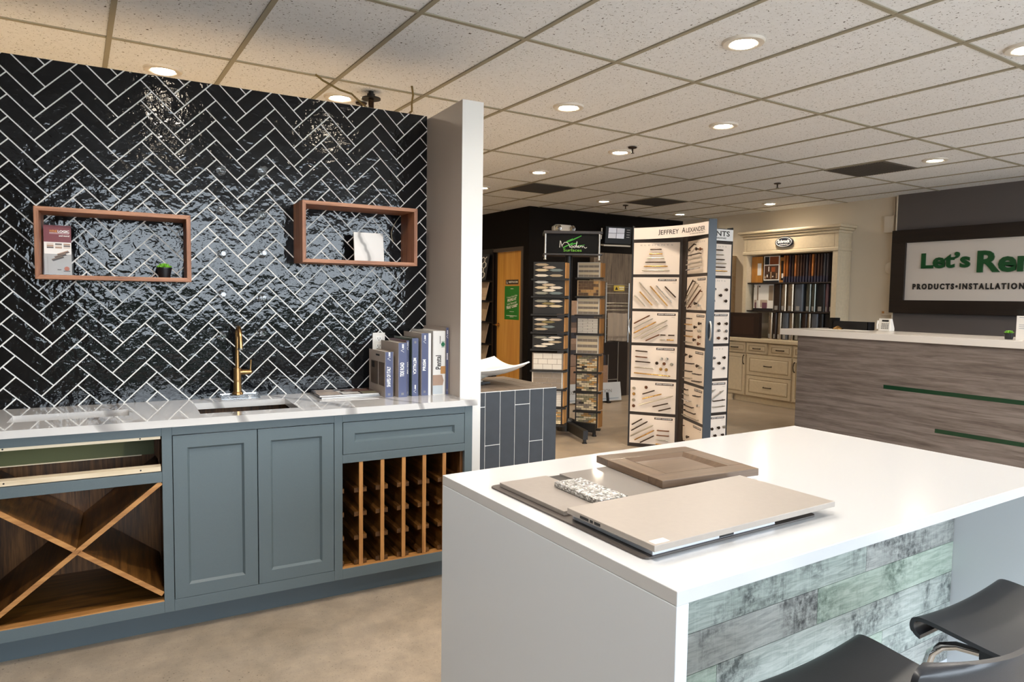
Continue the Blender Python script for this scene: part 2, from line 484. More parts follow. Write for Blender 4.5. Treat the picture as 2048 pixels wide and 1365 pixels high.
# ------------------------------------------------------------------ wine bar cabinet
cab = thing('wine_bar_cabinet', 'blue grey built-in wine bar cabinet under the black tiled wall', 'cabinet', (0, 0, 0), WY)
F0, F1 = 3.125, 3.147
ff = MB()
CL, CR = -.535, 1.526
for a, b in ((CL, -.49), (.117, .155), (.823, .861), (1.483, CR)):
    ff.box(a, b, F0, F1, .103, .884)
for a, b in ((-.49, .117), (.155, .823), (.861, 1.483)):
    ff.box(a, b, F0, F1, .845, .884); ff.box(a, b, F0, F1, .103, .152)
ff.box(-.49, .117, F0, F1, .654, .697); ff.box(.861, 1.483, F0, F1, .652, .692)
ff.build('face_frame', m_blue, cab, bevel=.0012)
MB().box(CL, 1.488, 3.198, 3.216, 0, .105).build('toe_kick', m_toe, cab)
for u in (CL, .127, .833, 1.468):
    MB().box(u, u + .018, F1, 3.655, .105, .882).build('side_panel', m_wal_z, cab)
MB().box(CL, 1.486, 3.650, 3.660, .105, .882).build('back_panel', m_wal_z, cab)
MB().box(CL, 1.486, F1, 3.655, .128, .150).build('bottom_panel', m_wal_x, cab)
for a, b in ((-.49, .117), (.861, 1.483)):
    MB().box(a, b, F0 + .001, F1 + .02, .150, .157).build('bottom_edging', m_band, cab)
MB().box(.145, .833, F1 + .02, 3.64, .16, .84).build('inner_box', m_black, cab)
MB().box(.853, 1.468, F1, 3.64, .655, .667).build('divider_top', m_wal_x, cab)
APZ = .697
MB().box(-.517, .10, 3.50, 3.52, APZ, .882).build('apron_board', m_green, cab)
MB().box(-.517, .05, 3.494, 3.5, APZ - .002, APZ + .002).build('apron_edge', m_pine, cab)
for zc in ((.833, .845), (.700, .719)):
    o = MB().box(-.49, .113, F0 + .004, F1 + .03, zc[0], zc[1]).build('nailing_strip', m_pine, cab)
    h = MB()
    for u in (-.41, .04):
        h.cyl((u, F0 + .0035, sum(zc) / 2 + .001), (u, F0 + .006, sum(zc) / 2 + .001), .0032, 10)
    h.build('screw_hole', m_black, o)
# X rack
xr = MB()
def xplank(p0, p1, w=.018):
    d = Vector((p1[0] - p0[0], 0, p1[1] - p0[1])); n = Vector((-d.z, 0, d.x)).normalized() * w / 2
    return MB().obox(((p0[0] + p1[0]) / 2, (F0 + .008 + 3.64) / 2, (p0[1] + p1[1]) / 2), d / 2, (0, (3.64 - F0 - .008) / 2, 0), n)
xplank((-.49, .167), (.113, .652)).build('cross_divider', m_wal_y, cab)
xplank((-.49, .648), (-.192, .420)).build('cross_divider', m_wal_y, cab)
xplank((-.180, .409), (.113, .183)).build('cross_divider', m_wal_y, cab)
for a, b in (((-.49, .167), (.113, .652)), ((-.49, .648), (-.192, .420)), ((-.180, .409), (.113, .183))):
    d = Vector((b[0] - a[0], 0, b[1] - a[1])); n = Vector((-d.z, 0, d.x)).normalized() * .0092
    MB().obox(((a[0] + b[0]) / 2, F0 + .006, (a[1] + b[1]) / 2), d / 2, (0, .0025, 0), n).build('edge_band', m_band, cab)
# doors and drawer front
def shaker(name, u0, u1, z0, z1, fw, parent, y0=F0 - .001, mats=None, th=.02, tw=None):
    tw = tw or fw
    o = MB()
    o.box(u0, u0 + fw, y0, y0 + th, z0, z1); o.box(u1 - fw, u1, y0, y0 + th, z0, z1)
    o.box(u0 + fw, u1 - fw, y0, y0 + th, z1 - tw, z1); o.box(u0 + fw, u1 - fw, y0, y0 + th, z0, z0 + tw)
    # sloped sticking around the recessed panel
    a, b, c, d = u0 + fw, u1 - fw, z0 + tw, z1 - tw; e = .011; k = .009
    o.face([(a, y0, c), (b, y0, c), (b - k, y0 + e, c + k), (a + k, y0 + e, c + k)])
    o.face([(b, y0, d), (a, y0, d), (a + k, y0 + e, d - k), (b - k, y0 + e, d - k)])
    o.face([(a, y0, d), (a, y0, c), (a + k, y0 + e, c + k), (a + k, y0 + e, d - k)])
    o.face([(b, y0, c), (b, y0, d), (b - k, y0 + e, d - k), (b - k, y0 + e, c + k)])
    o.face([(a, y0 + e, c), (b, y0 + e, c), (b, y0 + e, d), (a, y0 + e, d)])
    return o.build(name, mats or m_blue, parent)
shaker('door', .158, .4865, .154, .8425, .053, cab)
shaker('door', .4905, .820, .154, .8425, .053, cab)
shaker('drawer_front', .864, 1.480, .6945, .8425, .053, cab)
# bottle rack
for k, u in enumerate((.9495, 1.0540, 1.1610, 1.2680, 1.3745)):
    dv = MB().box(u - .009, u + .009, F0 + .008, 3.64, .150, .656).build('rack_divider', m_wal_y, cab)
    MB().box(u - .0092, u + .0092, F0 + .004, F0 + .009, .158, .654).build('edge_band', m_bandz, dv)
    for z in (.515, .401, .288, .170):
        MB().box(u - .030, u - .009, F0 + .014, 3.63, z - .0105, z + .0105).build('bottle_ledge', m_wal_y, dv)
        MB().box(u + .009, u + .030, F0 + .014, 3.63, z - .0105, z + .0105).build('bottle_ledge', m_wal_y, dv)
for z in (.515, .401, .288, .170):
    MB().box(.853, .874, F0 + .024, 3.63, z - .0105, z + .0105).build('bottle_ledge', m_wal_y, cab)
    MB().box(1.447, 1.468, F0 + .024, 3.63, z - .0105, z + .0105).build('bottle_ledge', m_wal_y, cab)

# countertop with two sink cut-outs, notched around the wing wall
def slab(holes, x0, x1, y0, y1, z0, z1):
    xs_ = sorted({x0, x1} | {h[0] for h in holes} | {min(h[1], x1) for h in holes}); ys_ = sorted({y0, y1} | {h[2] for h in holes} | {min(h[3], y1) for h in holes})
    inside = lambda i, j: 0 <= i < len(xs_) - 1 and 0 <= j < len(ys_) - 1 and not any(h[0] <= xs_[i] and xs_[i + 1] <= h[1] and h[2] <= ys_[j] and ys_[j + 1] <= h[3] for h in holes)
    mb = MB()
    for i in range(len(xs_) - 1):
        for j in range(len(ys_) - 1):
            if not inside(i, j): continue
            a, b, c, d = xs_[i], xs_[i + 1], ys_[j], ys_[j + 1]
            mb.face([(a, c, z1), (b, c, z1), (b, d, z1), (a, d, z1)]); mb.face([(a, d, z0), (b, d, z0), (b, c, z0), (a, c, z0)])
            if not inside(i - 1, j): mb.face([(a, d, z0), (a, c, z0), (a, c, z1), (a, d, z1)])
            if not inside(i + 1, j): mb.face([(b, c, z0), (b, d, z0), (b, d, z1), (b, c, z1)])
            if not inside(i, j - 1): mb.face([(a, c, z0), (b, c, z0), (b, c, z1), (a, c, z1)])
            if not inside(i, j + 1): mb.face([(b, d, z0), (a, d, z0), (a, d, z1), (b, d, z1)])
    return mb
ct = slab([(-.415, .003, 3.285, 3.459), (.270, .682, 3.205, 3.520), (1.489, 1.60, 3.199, 3.70)], -.60, 1.541, 3.098, 3.664, .884, .914)
o = ct.build('countertop', m_qz); o.rotation_euler = (0, 0, WY)
tag(o, 'glossy white quartz countertop with grey veins and two sink cut-outs', 'countertop')

# ------------------------------------------------------------------ things on the tiled wall
def box_shelf(u0, u1, z0, z1, label):
    t = thing('box_shelf', label, 'shelf', wl(u0, 3.46, z0), WY, 'walnut box shelves on the tiled wall')
    w, h, d, b = u1 - u0, z1 - z0, DW - 3.46 - .0005, .018
    MB().prism([(0, 0), (w, 0), (w - b, b), (b, b)], 'xz', 0, d).build('bottom_board', m_shelf_x, t, bevel=.0008)
    MB().prism([(0, h), (w, h), (w - b, h - b), (b, h - b)], 'xz', 0, d).build('top_board', m_shelf_x, t, bevel=.0008)
    MB().prism([(0, 0), (b, b), (b, h - b), (0, h)], 'xz', 0, d).build('side_board', m_shelf_z, t, bevel=.0008)
    MB().prism([(w, 0), (w - b, b), (w - b, h - b), (w, h)], 'xz', 0, d).build('side_board', m_shelf_z, t, bevel=.0008)
    return t
box_shelf(-.325, .263, 1.480, 1.780, 'lower walnut box shelf holding a brochure and a small succulent')
box_shelf(.758, 1.355, 1.589, 1.891, 'higher walnut box shelf holding a square marble tile')

pegs = [(.418, 2.026, 0), (.416, 1.835, 0), (.414, 1.622, 0), (.412, 1.426, 0), (.409, 1.222, 0), (.606, 2.042, 1), (.602, 1.822, 1), (.601, 1.632, 1), (.599, 1.411, 1), (.597, 1.234, 1)]
names5 = ['topmost', 'second from top', 'middle', 'second from bottom', 'lowest']
for k, (u, z, c) in enumerate(pegs):
    t = thing('bottle_peg', 'clear acrylic bottle peg, %s in the %s column on the tiled wall' % (names5[k % 5], ['left', 'right'][c]), 'peg', wl(u, DW - .002, z), WY, 'clear bottle pegs on the tiled wall')
    MB().lathe([(.0, 0), (.021, 0), (.022, .003), (.021, .011), (.018, .013), (0, .013)], axis=(0, -1, 0), seg=24).build('wall_disc', m_acrylic, t, smooth=True)
    MB().lathe([(.0, .013), (.0075, .013), (.0075, .074), (.0, .074)], axis=(0, -1, 0), seg=16).build('rod', m_acrylic, t, smooth=True)
    MB().lathe([(.0, .074), (.0115, .074), (.0125, .077), (.0125, .085), (.0115, .088), (.0, .088)], axis=(0, -1, 0), seg=20).build('end_cap', m_acrylic, t, smooth=True)

# outlet
t = thing('power_outlet', 'white double wall outlet behind the books on the tiled wall', 'outlet', wl(1.175, DW - .0075, 1.133), WY)
MB().box(0, .070, 0, .006, 0, .094).build('cover_plate', m_ceramic, t, bevel=.002)
for zz in (.062, .022):
    r = MB().box(.018, .052, -.0015, .001, zz - .013, zz + .013).build('receptacle', m_txtw, t, bevel=.002)
    MB().box(.027, .029, -.0022, 0, zz - .004, zz + .006).box(.040, .042, -.0022, 0, zz - .004, zz + .006).lathe([(.0, 0), (.0025, 0), (.0025, .001), (0, .001)], (.0345, -.0012, zz - .008), (0, -1, 0), 10).build('slots', m_txtk, r)
# stray wire in the right shelf
p = [wl(1.329, DW - .003, 1.868), wl(1.300, DW - .02, 1.835), wl(1.284, DW - .022, 1.806), wl(1.276, DW - .016, 1.778), wl(1.281, DW - .010, 1.75), wl(1.292, DW - .003, 1.727)]
tag(MB().tube(p, .0016, 6).build('loose_wire', M('cream_wire', '#cfc6a8', .6), smooth=True), 'thin pale wire loop poking from the wall inside the higher box shelf', 'wire')

# marble tile, brochure, succulent
o = MB().obox((0, 0, .0760), (.0795, 0, 0), (0, .005, 0), (0, 0, .076)).build('marble_tile', m_marble(), bevel=.001)
o.location = wl(1.121, 3.548, 1.6078); o.rotation_euler = (R(-7), 0, WY)
tag(o, 'square white marble tile with grey veins leaning in the higher box shelf', 'tile')
def leaflet():
    t = thing('brochure', 'red and white wine storage brochure standing in the lower box shelf', 'brochure', wl(-.297, 3.52, 1.5000), rot=(R(-6), 0, WY + R(4)))
    w, h = .098, .212
    m_red = M('wine_red_print', '#6d1f2b', .35); m_gl = M('glossy_white_print', '#e4dfda', .25)
    MB().box(0, w, 0, .004, 0, h, 0).build('leaflet', [m_gl], t)
    MB().box(-.0005, w + .0005, -.0006, .0002, h * .66, h, 0).build('red_header', m_red, t)
    tx = MB()
    put_text(tx, 'WINE', .020, .048, h * .855, h * .905, -.0011, 1, .01)
    put_text(tx, 'LOGIC', .050, w - .006, h * .855, h * .905, -.0011, 0, .03)
    put_text(tx, 'and more!', .054, w - .006, h * .775, h * .81, -.0011, 0, .02)
    tx.box(.020, w - .006, -.0011, -.0008, h * .845, h * .849, 0).box(.020, w - .008, -.0011, -.0008, h * .825, h * .835, 2)
    tx.build('lettering', [m_txtw, M('amber_print', '#d18a2c', .5), M('pink_print', '#c79aa0', .5)], t)
    pc = MB()
    for k in range(3):
        for r in range(3):
            pc.box(.010 + k * .030, .010 + k * .030 + .024, -.0008, 0, h * (.535 + r * .035), h * (.535 + r * .035 + .028), (k + r) % 3)
    for k in range(3):      # pictured pull-out racks
        x, z = .026 + k * .010, h * (.30 + k * .055)
        pc.raw([(x, -.0008, z), (x + .040, -.0008, z + .016), (x + .046, -.0008, z + .010), (x + .006, -.0008, z - .006)], [(0, 3, 2, 1)], 0)
        pc.raw([(x, -.0009, z + .003), (x + .040, -.0009, z + .019), (x + .040, -.0009, z + .015), (x, -.0009, z - .001)], [(0, 3, 2, 1)], 1)
    pc.box(.012, .0125, -.0008, 0, h * .02, h * .36, 1).box(.046, .060, -.0008, 0, h * .095, h * .11, 0)
    pc.lathe([(0, 0), (.0095, 0), (.0095, .0008), (0, .0008)], (.080, 0, h * .125), (0, -1, 0), 20, 3).box(.068, .092, -.0010, 0, h * .07, h * .085, 0)
    pc.build('printed_picture', [M('print_dark', '#4a3c36', .4), M('print_brown', '#9c7a60', .4), M('print_light', '#c9b9ab', .4), M('print_orange', '#d8795c', .4)], t)
    MB().box(-.004, w + .006, -.0035, -.0022, -.0, h * .42).box(-.004, w + .006, .006, .008, 0, h * .55).box(-.004, w + .006, -.0035, .008, 0, .0015).build('acrylic_holder', m_acrylic, t)
leaflet()
def succulent(loc, label, s=1., rotz=0):
    t = thing('potted_succulent', label, 'plant', loc, rotz)
    MB().lathe([(0, 0), (.024 * s, 0), (.031 * s, .040 * s), (.033 * s, .041 * s), (.033 * s, .046 * s), (.030 * s, .046 * s), (.028 * s, .040 * s), (0, .040 * s)], seg=24).build('pot', m_blkplastic, t, smooth=True)
    lf = MB()
    for ring, (n, tilt, L, z) in enumerate(((8, 20, .034, .041), (7, 42, .028, .044), (5, 66, .020, .047))):
        for k in range(n):
            a = 2 * PI * k / n + ring * .4
            d = Vector((math.cos(a) * math.cos(R(tilt)), math.sin(a) * math.cos(R(tilt)), math.sin(R(tilt))))
            p0 = Vector((0, 0, z * s)); L_ = L * s
            lf.tube([p0 + d * L_ * .1, p0 + d * L_ * .45, p0 + d * L_ * .8, p0 + d * L_], [.004 * s, .008 * s, .006 * s, .0008], 7)
    lf.build('rosette_leaves', m_leaf, t, smooth=True)
    return t
succulent(wl(.157, 3.55, 1.4987), 'tiny green succulent in a black pot in the lower box shelf', 1.0)

# ------------------------------------------------------------------ faucet, magazines, books
o = MB().box(-.09, .09, -.04, .04, 0, .021).build('acrylic_block', m_acrylic, bevel=.0015)
tag(o, 'clear acrylic block on the counter under the brass faucet', 'block', loc=wl(.485, 3.612, .9142), rotz=WY)
t = thing('faucet', 'brushed brass gooseneck faucet standing on a clear acrylic block', 'faucet', wl(.474, 3.612, .9354), WY)
MB().lathe([(0, 0), (.0265, 0), (.0265, .004), (.024, .009), (.0205, .013), (.0195, .018), (.0180, .060), (.0180, .064), (.0192, .066), (.0192, .069), (.0178, .070), (.0175, .124), (.0185, .125), (.0185, .129), (.010, .131), (0, .131)], seg=12).build('body', m_brass, t, smooth=False)
arc = [(0, 0, .128), (0, 0, .27)]
for k in range(1, 13):
    a = PI * k / 13
    arc.append((0, -.055 + .055 * math.cos(a), .27 + .062 * math.sin(a)))
arc += [(0, -.111, .262), (0, -.114, .235)]
MB().tube(arc, [.0095] * (len(arc) - 2) + [.0105, .0115], 12).build('spout', m_brass, t, smooth=True)
MB().lathe([(0, 0), (.0125, 0), (.0135, .004), (.0135, .010), (0, .010)], (0, -.1145, .226), seg=14).build('spout_tip', m_nickel, t, smooth=True)
MB().lathe([(0, .012), (.0135, .012), (.0135, .045), (.0122, .047), (.0122, .051), (.0112, .053), (.0112, .064), (.006, .069), (0, .07)], (0, 0, .108), (1, 0, 0), 16).build('handle_barrel', m_brass, t, smooth=True)
MB().tube([(.060, 0, .112), (.061, 0, .128), (.063, 0, .160), (.0635, 0, .168)], [.0045, .0036, .0040, .0055], 10).build('lever', m_brass, t, smooth=True)

for k, (dz, rz, lab, cols) in enumerate(((0, R(1.5), 'white magazine lying flat beneath a second one beside the books', ('#e8e6e2', '#2a2c33')), (.0085, R(-2.5), 'glossy magazine with brown cover pictures on top beside the books', ('#cfc6bd', '#4a3a33')))):
    t = thing('magazine', lab, 'magazine', wl(.985, 3.525, .9143 + dz), WY + rz)
    MB().box(-.150, .150, -.105, .110, .0006, .0068).build('pages', m_paper, t)
    MB().box(-.152, .152, -.107, .112, .0068, .0078).box(-.152, .152, -.107, .112, 0, .0006).box(-.1526, -.150, -.107, .112, 0, .0078).build('cover', M('magazine_cover_%d' % k, cols[1], .25), t)
    pp = MB()
    cells = [(-.15, -.04, -.10, .02), (-.03, .06, -.09, -.02), (-.02, .13, .0, .08), (.07, .15, -.10, -.02), (-.14, -.05, .03, .10), (-.04, .0, -.02, .04)]
    for i, (a, b, c, d) in enumerate(cells):
        pp.box(a, b, c, d, .0078, .0081, i % 4)
    pp.build('printed_picture', [M('mag_a%d' % k, '#b9a797', .3), M('mag_b%d' % k, '#e9e4dd', .3), M('mag_c%d' % k, '#7b5a4b', .3), M('mag_d%d' % k, '#8a8468', .3)], t)

m_navyspine = M('indigo_book_spine', '#464c6e', .35); m_cover = M('taupe_book_cover', '#a79a90', .4); m_coverw = M('white_book_cover', '#dedbd6', .35)
m_coverg = M('green_book_cover', '#3c4a3c', .4); m_coverr = M('maroon_book_cover', '#6a4a55', .4)
def book(u0, u1, d0, d1, top, label, side, title, txt, rot=90, spine=m_navyspine, logo=True, strip=0):
    t = thing('book', label, 'book', wl(u0, d0, .9143), WY, 'sample binders upright at the end of the counter')
    w, d, h = u1 - u0, d1 - d0, top - .9143
    MB().box(.003, w - .003, .003, d - .004, .004, h - .004).build('page_block', m_pages, t)
    MB().box(0, .003, 0, d, 0, h).box(w - .003, w, 0, d, 0, h).build('cover', side, t)
    MB().box(.0, w, 0, .003, 0, h).build('spine', m_coverw if spine is None else spine, t)
    if strip:
        MB().box(w - strip, w + .0002, -.0004, .003, 0, h).build('white_band', m_coverw, t)
    x = MB(); ww = w - strip
    if title: put_text(x, title, ww * .22, ww * .66, txt[0] * h, txt[1] * h, -.0006, 0, .02, rot)
    else:
        for k in range(6): x.box(ww * .35, ww * .62, -.0006, -.0004, (txt[0] + k * .017) * h, (txt[0] + .013 + k * .017) * h, 0)
    if logo:
        # small mountain-shaped maker's mark and line of small print
        zc = .90 * h if rot == 90 else .12 * h
        x.tube([(ww * .64, -.0003, zc - .020), (ww * .30, -.0003, zc - .011), (ww * .64, -.0003, zc - .003)], .0011, 4)
        for k in range(4): x.box(ww * .42, ww * .62, -.0006, -.0004, zc + .001 + k * .0055, zc + .005 + k * .0055, 0)
        zd = .06 * h if rot == 90 else .93 * h
        for k in range(3): x.box(ww * (.36 + k * .1), ww * (.42 + k * .1), -.0006, -.0004, zd - .006, zd + .006, 1)
    x.build('lettering', [m_txtw, m_txtg], t)
    return t, w, d, h
t, w, d, h = book(1.140, 1.185, 3.349, 3.610, 1.145, 'short indigo spined sample binder titled SHAPES OF ITALY, cover with brown window', m_cover, 'SHAPES OF ITALY', (.23, .68))
x = MB().box(-.0012, 0, .010, .225, .24 * h, .76 * h, 0).box(-.0016, -.0005, .10, .105, .24 * h, .76 * h, 1).box(-.0018, -.0005, .165, .21, .60 * h, .74 * h, 2)
for k in range(5): x.box(-.0014, 0, .135 - k * .012, .143 - k * .012, .885 * h, .925 * h, 2)
x.build('cover_picture', [M('brown_room_print', '#5b4a3d', .3), m_pages, m_txtk], t)
book(1.200, 1.248, 3.321, 3.590, 1.192, 'thick indigo spined sample binder titled TIDE ROAD', m_cover, 'TIDE ROAD', (.38, .64))
book(1.2555, 1.2725, 3.356, 3.615, 1.201, 'thin indigo binder with maroon cover between TIDE ROAD and METALLICA', m_coverr, 'MATRIX', (.40, .62))
t, w, d, h = book(1.277, 1.3155, 3.333, 3.600, 1.214, 'indigo sample binder with green cover titled METALLICA, lettered downward', m_coverg, 'METALLICA', (.38, .66), 270)
book(1.329, 1.383, 3.333, 3.590, 1.239, 'indigo spined sample binder titled PRISM with a white band', m_cover, 'PRISM', (.40, .58), strip=.014)
t, w, d, h = book(1.3925, 1.4635, 3.329, 3.640, 1.250, 'wide white sample binder titled Pental with a basket picture', m_coverw, 'Pental', (.40, .62), spine=None, logo=False)
for c in t.children:
    if c.name.startswith('lettering'): c.data.materials[0] = m_txtk
x = MB().prism([(.0, .02), (.05, .02), (.062, .075), (.052, .105), (.0, .105)], 'xz', -.0012, -.0002, 0).box(0, .056, -.0016, -.0005, .005, .05, 1)
x.box(.044, w, -.001, 0, .11, .15, 2).lathe([(0, 0), (.011, 0), (.011, .0008), (0, .0008)], (w * .80, 0, .79 * h), (0, -1, 0), 18, 3)
for k in range(4): x.box(w * (.70 + k * .06), w * (.72 + k * .06), -.0014, 0, .74 * h, .84 * h, 3)
for k in range(8): x.box(w * .60, w * .66, -.001, 0, (.42 + .022 * k) * h, (.43 + .022 * k) * h, 4)
x.box(w * .55, w * .59, -.001, 0, .80 * h, .92 * h, 5)
x.build('spine_picture', [M('basket_weave', '#a58a78', .7), M('pale_blue_grey', '#b9c0c4', .6), m_tan, M('logo_green', '#0f6b43', .5), m_txtg, m_txtk], t)
book(1.4665, 1.4855, 3.333, 3.640, 1.2665, 'thin tall indigo edged binder against the white wing wall', m_cover, None, (.52, .62))

# ------------------------------------------------------------------ kitchen island
isl = thing('kitchen_island', 'white waterfall island with green grey weathered plank front', 'island', (.891, .845, 0))
IW, ID = 1.629, .922
MB().box(0, IW, 0, ID, .886, .914).build('countertop', m_white, isl, bevel=.0015)
MB().box(0, .031, 0, ID, 0, .886).build('waterfall_side', m_iside, isl, bevel=.0015)
MB().box(IW - .031, IW, 0, ID, 0, .886).build('waterfall_side', m_iside, isl, bevel=.0015)
PY = 1.122 - .845
MB().box(.031, IW - .031, PY + .012, ID - .02, 0, .886).build('cabinet_body', m_iside, isl)
pk = [m_plank('plank_sage', '#808c86', '#a9b4af', '#41494a', 1), m_plank('plank_grey', '#8a8f8d', '#adb1ae', '#3c4042', 2), m_plank('plank_mint', '#8ea093', '#b3c2b7', '#54685c', 3), m_plank('plank_pale', '#919c98', '#b8c0bc', '#4c5454', 4)]
fp = MB(); z = .886
tops = [.886, .834, .732, .630, .527, .424, .322, .222]
rows = [([0, .7, 1.567], [1, 3]), ([0, .5, 1.3, 1.567], [0, 2, 1]), ([0, 1.048, 1.567], [0, 1]), ([0, .815, 1.567], [1, 2]), ([0, .407, 1.567], [2, 3]), ([0, 1.154, 1.567], [2, 3]), ([0, .62, 1.567], [3, 1])]
for r_, (cut, ms) in enumerate(rows):
    for k in range(len(cut) - 1):
        a, b = cut[k] + .031, min(cut[k + 1] + .031, IW - .031)
        fp.box(a + .0008, b - .0008, PY, PY + .012, tops[r_ + 1] + .0008, tops[r_] - .0008, ms[k])
fp.build('plank_front', pk, isl)
MB().box(.031, IW - .031, PY, PY + .012, 0, .221).build('base_board', m_iside, isl)

# samples lying on the island
ZI = .9142
def flat(name, label, cat, x0, x1, y0, y1, z0, z1, m, rz=0, group=None, bev=.0012, bump=None):
    cx, cy = (x0 + x1) / 2, (y0 + y1) / 2
    o = MB().box(x0 - cx, x1 - cx, y0 - cy, y1 - cy, 0, z1 - z0).build(name, m, bevel=bev)
    return tag(o, label, cat, group, (cx, cy, z0), rz)
m_mat = M('dark_brown_board', '#4d4641', .45, var=.06, vscale=20)
poly = []
for cx, cy, a0 in ((1.485, .996, -90), (1.485, 1.571, 0), (.958, 1.571, 90), (.958, .996, 180)):
    for k in range(5):
        a = R(a0 + k * 22.5); poly.append((cx + .016 * math.cos(a), cy + .016 * math.sin(a)))
o = MB().prism(poly, 'xy', 0, .0045).build('sample_mat', [m_mat], bevel=.001)
o.location = (0, 0, ZI); tag(o, 'dark brown round cornered board under the stacked grey tiles on the island', 'board')
z1 = ZI + .0047
m_gt1 = M('greige_porcelain', '#8d857e', .38, var=.03, vscale=60, bump=.06, bscale=300); m_gt2 = M('light_greige_porcelain', '#9d948b', .4, var=.02, vscale=60, bump=.06, bscale=400)
m_gt3 = M('polished_grey_tile', '#8f8983', .08); m_edge = M('white_tile_edge', '#c9ccd2', .5)
flat('tile_sample', 'matte greige tile at the left, half under the large tile on the island', 'tile', .962, 1.116, 1.275, 1.566, z1, z1 + .011, m_gt1, 0, 'tile samples on the island')
flat('tile_sample', 'narrow black tile strip between the greige and the polished grey tile', 'tile', 1.119, 1.155, 1.44, 1.560, z1, z1 + .008, m_blkplastic, 0, 'tile samples on the island')
flat('tile_sample', 'polished grey tile with a lamp reflection beside the bronze door sample', 'tile', 1.158, 1.42, 1.275, 1.560, z1, z1 + .012, m_gt3, 0, 'tile samples on the island')
t = thing('tile_sample', 'pale grey tile directly beneath the largest tile, with a black clip in its edge', 'tile', (.966, .985, z1), 0, 'tile samples on the island')
MB().box(0, .382, 0, .262, 0, .0155).build('tile_body', m_edge, t, bevel=.001)
MB().box(.195, .24, -.0012, .001, .0015, .014).build('edge_clip', m_txtk, t)
t = thing('tile_sample', 'largest light greige rectangular tile lying on top on the island', 'tile', (.950, .964, z1 + .0157), 0, 'tile samples on the island')
MB().box(0, .596, 0, .284, 0, .0135).build('tile_body', m_gt2, t, bevel=.0012)
MB().box(.008, .048, .006, .026, .0135, .0138).build('sticker', M('pale_sticker', '#d6d2cc', .5), t)
bm_ = MB()
for k, (a, b) in enumerate(((.165, .185), (.19, .20), (.205, .235))): bm_.box(-.0006, 0, a, b, .003, .009)
bm_.build('ink_marks', m_txtk, t)
flat('mosaic_sample', 'sparkling silver crackle glass sample lying on the polished grey tile', 'tile', 1.062, 1.150, 1.262, 1.455, z1 + .0124, z1 + .026, [m_sparkle()], R(-1.5), 'tile samples on the island', .001)
flat('small_tile_chip', 'small white tile chip propping the bronze door sample on the island', 'tile', 1.585, 1.675, 1.292, 1.375, ZI, ZI + .0165, m_txtw, R(-6))
t = thing('door_sample', 'bronze brown recessed panel cabinet door sample on the island', 'door sample', (1.489, 1.436, z1 + .0124), R(-6.2))
W2, D2 = .172, .158
m_bz = wood('bronze_stained_wood', '#46362a', '#6b5644', 'x', 1.2, .32); m_bzy = wood('bronze_stained_wood_cross', '#46362a', '#6b5644', 'y', 1.2, .32)
fw = .060
MB().box(-W2, W2, -D2, -D2 + fw, 0, .021).build('rail', m_bz, t, bevel=.0015); MB().box(-W2, W2, D2 - fw, D2, 0, .021).build('rail', m_bz, t, bevel=.0015)
MB().box(-W2, -W2 + fw, -D2 + fw, D2 - fw, 0, .021).build('stile', m_bzy, t, bevel=.0015); MB().box(W2 - fw, W2, -D2 + fw, D2 - fw, 0, .021).build('stile', m_bzy, t, bevel=.0015)
MB().box(-W2 + fw, W2 - fw, -D2 + fw, D2 - fw, 0, .010).build('recessed_panel', m_bz, t)
k = .016
sl = MB()
a, b, c, d = -W2 + fw, W2 - fw, -D2 + fw, D2 - fw
sl.face([(a, c, .021), (b, c, .021), (b - k, c + k, .010), (a + k, c + k, .010)]); sl.face([(b, d, .021), (a, d, .021), (a + k, d - k, .010), (b - k, d - k, .010)])
sl.face([(a, d, .021), (a, c, .021), (a + k, c + k, .010), (a + k, d - k, .010)]); sl.face([(b, c, .021), (b, d, .021), (b - k, d - k, .010), (b - k, c + k, .010)])
sl.build('sloped_moulding', m_bz, t)

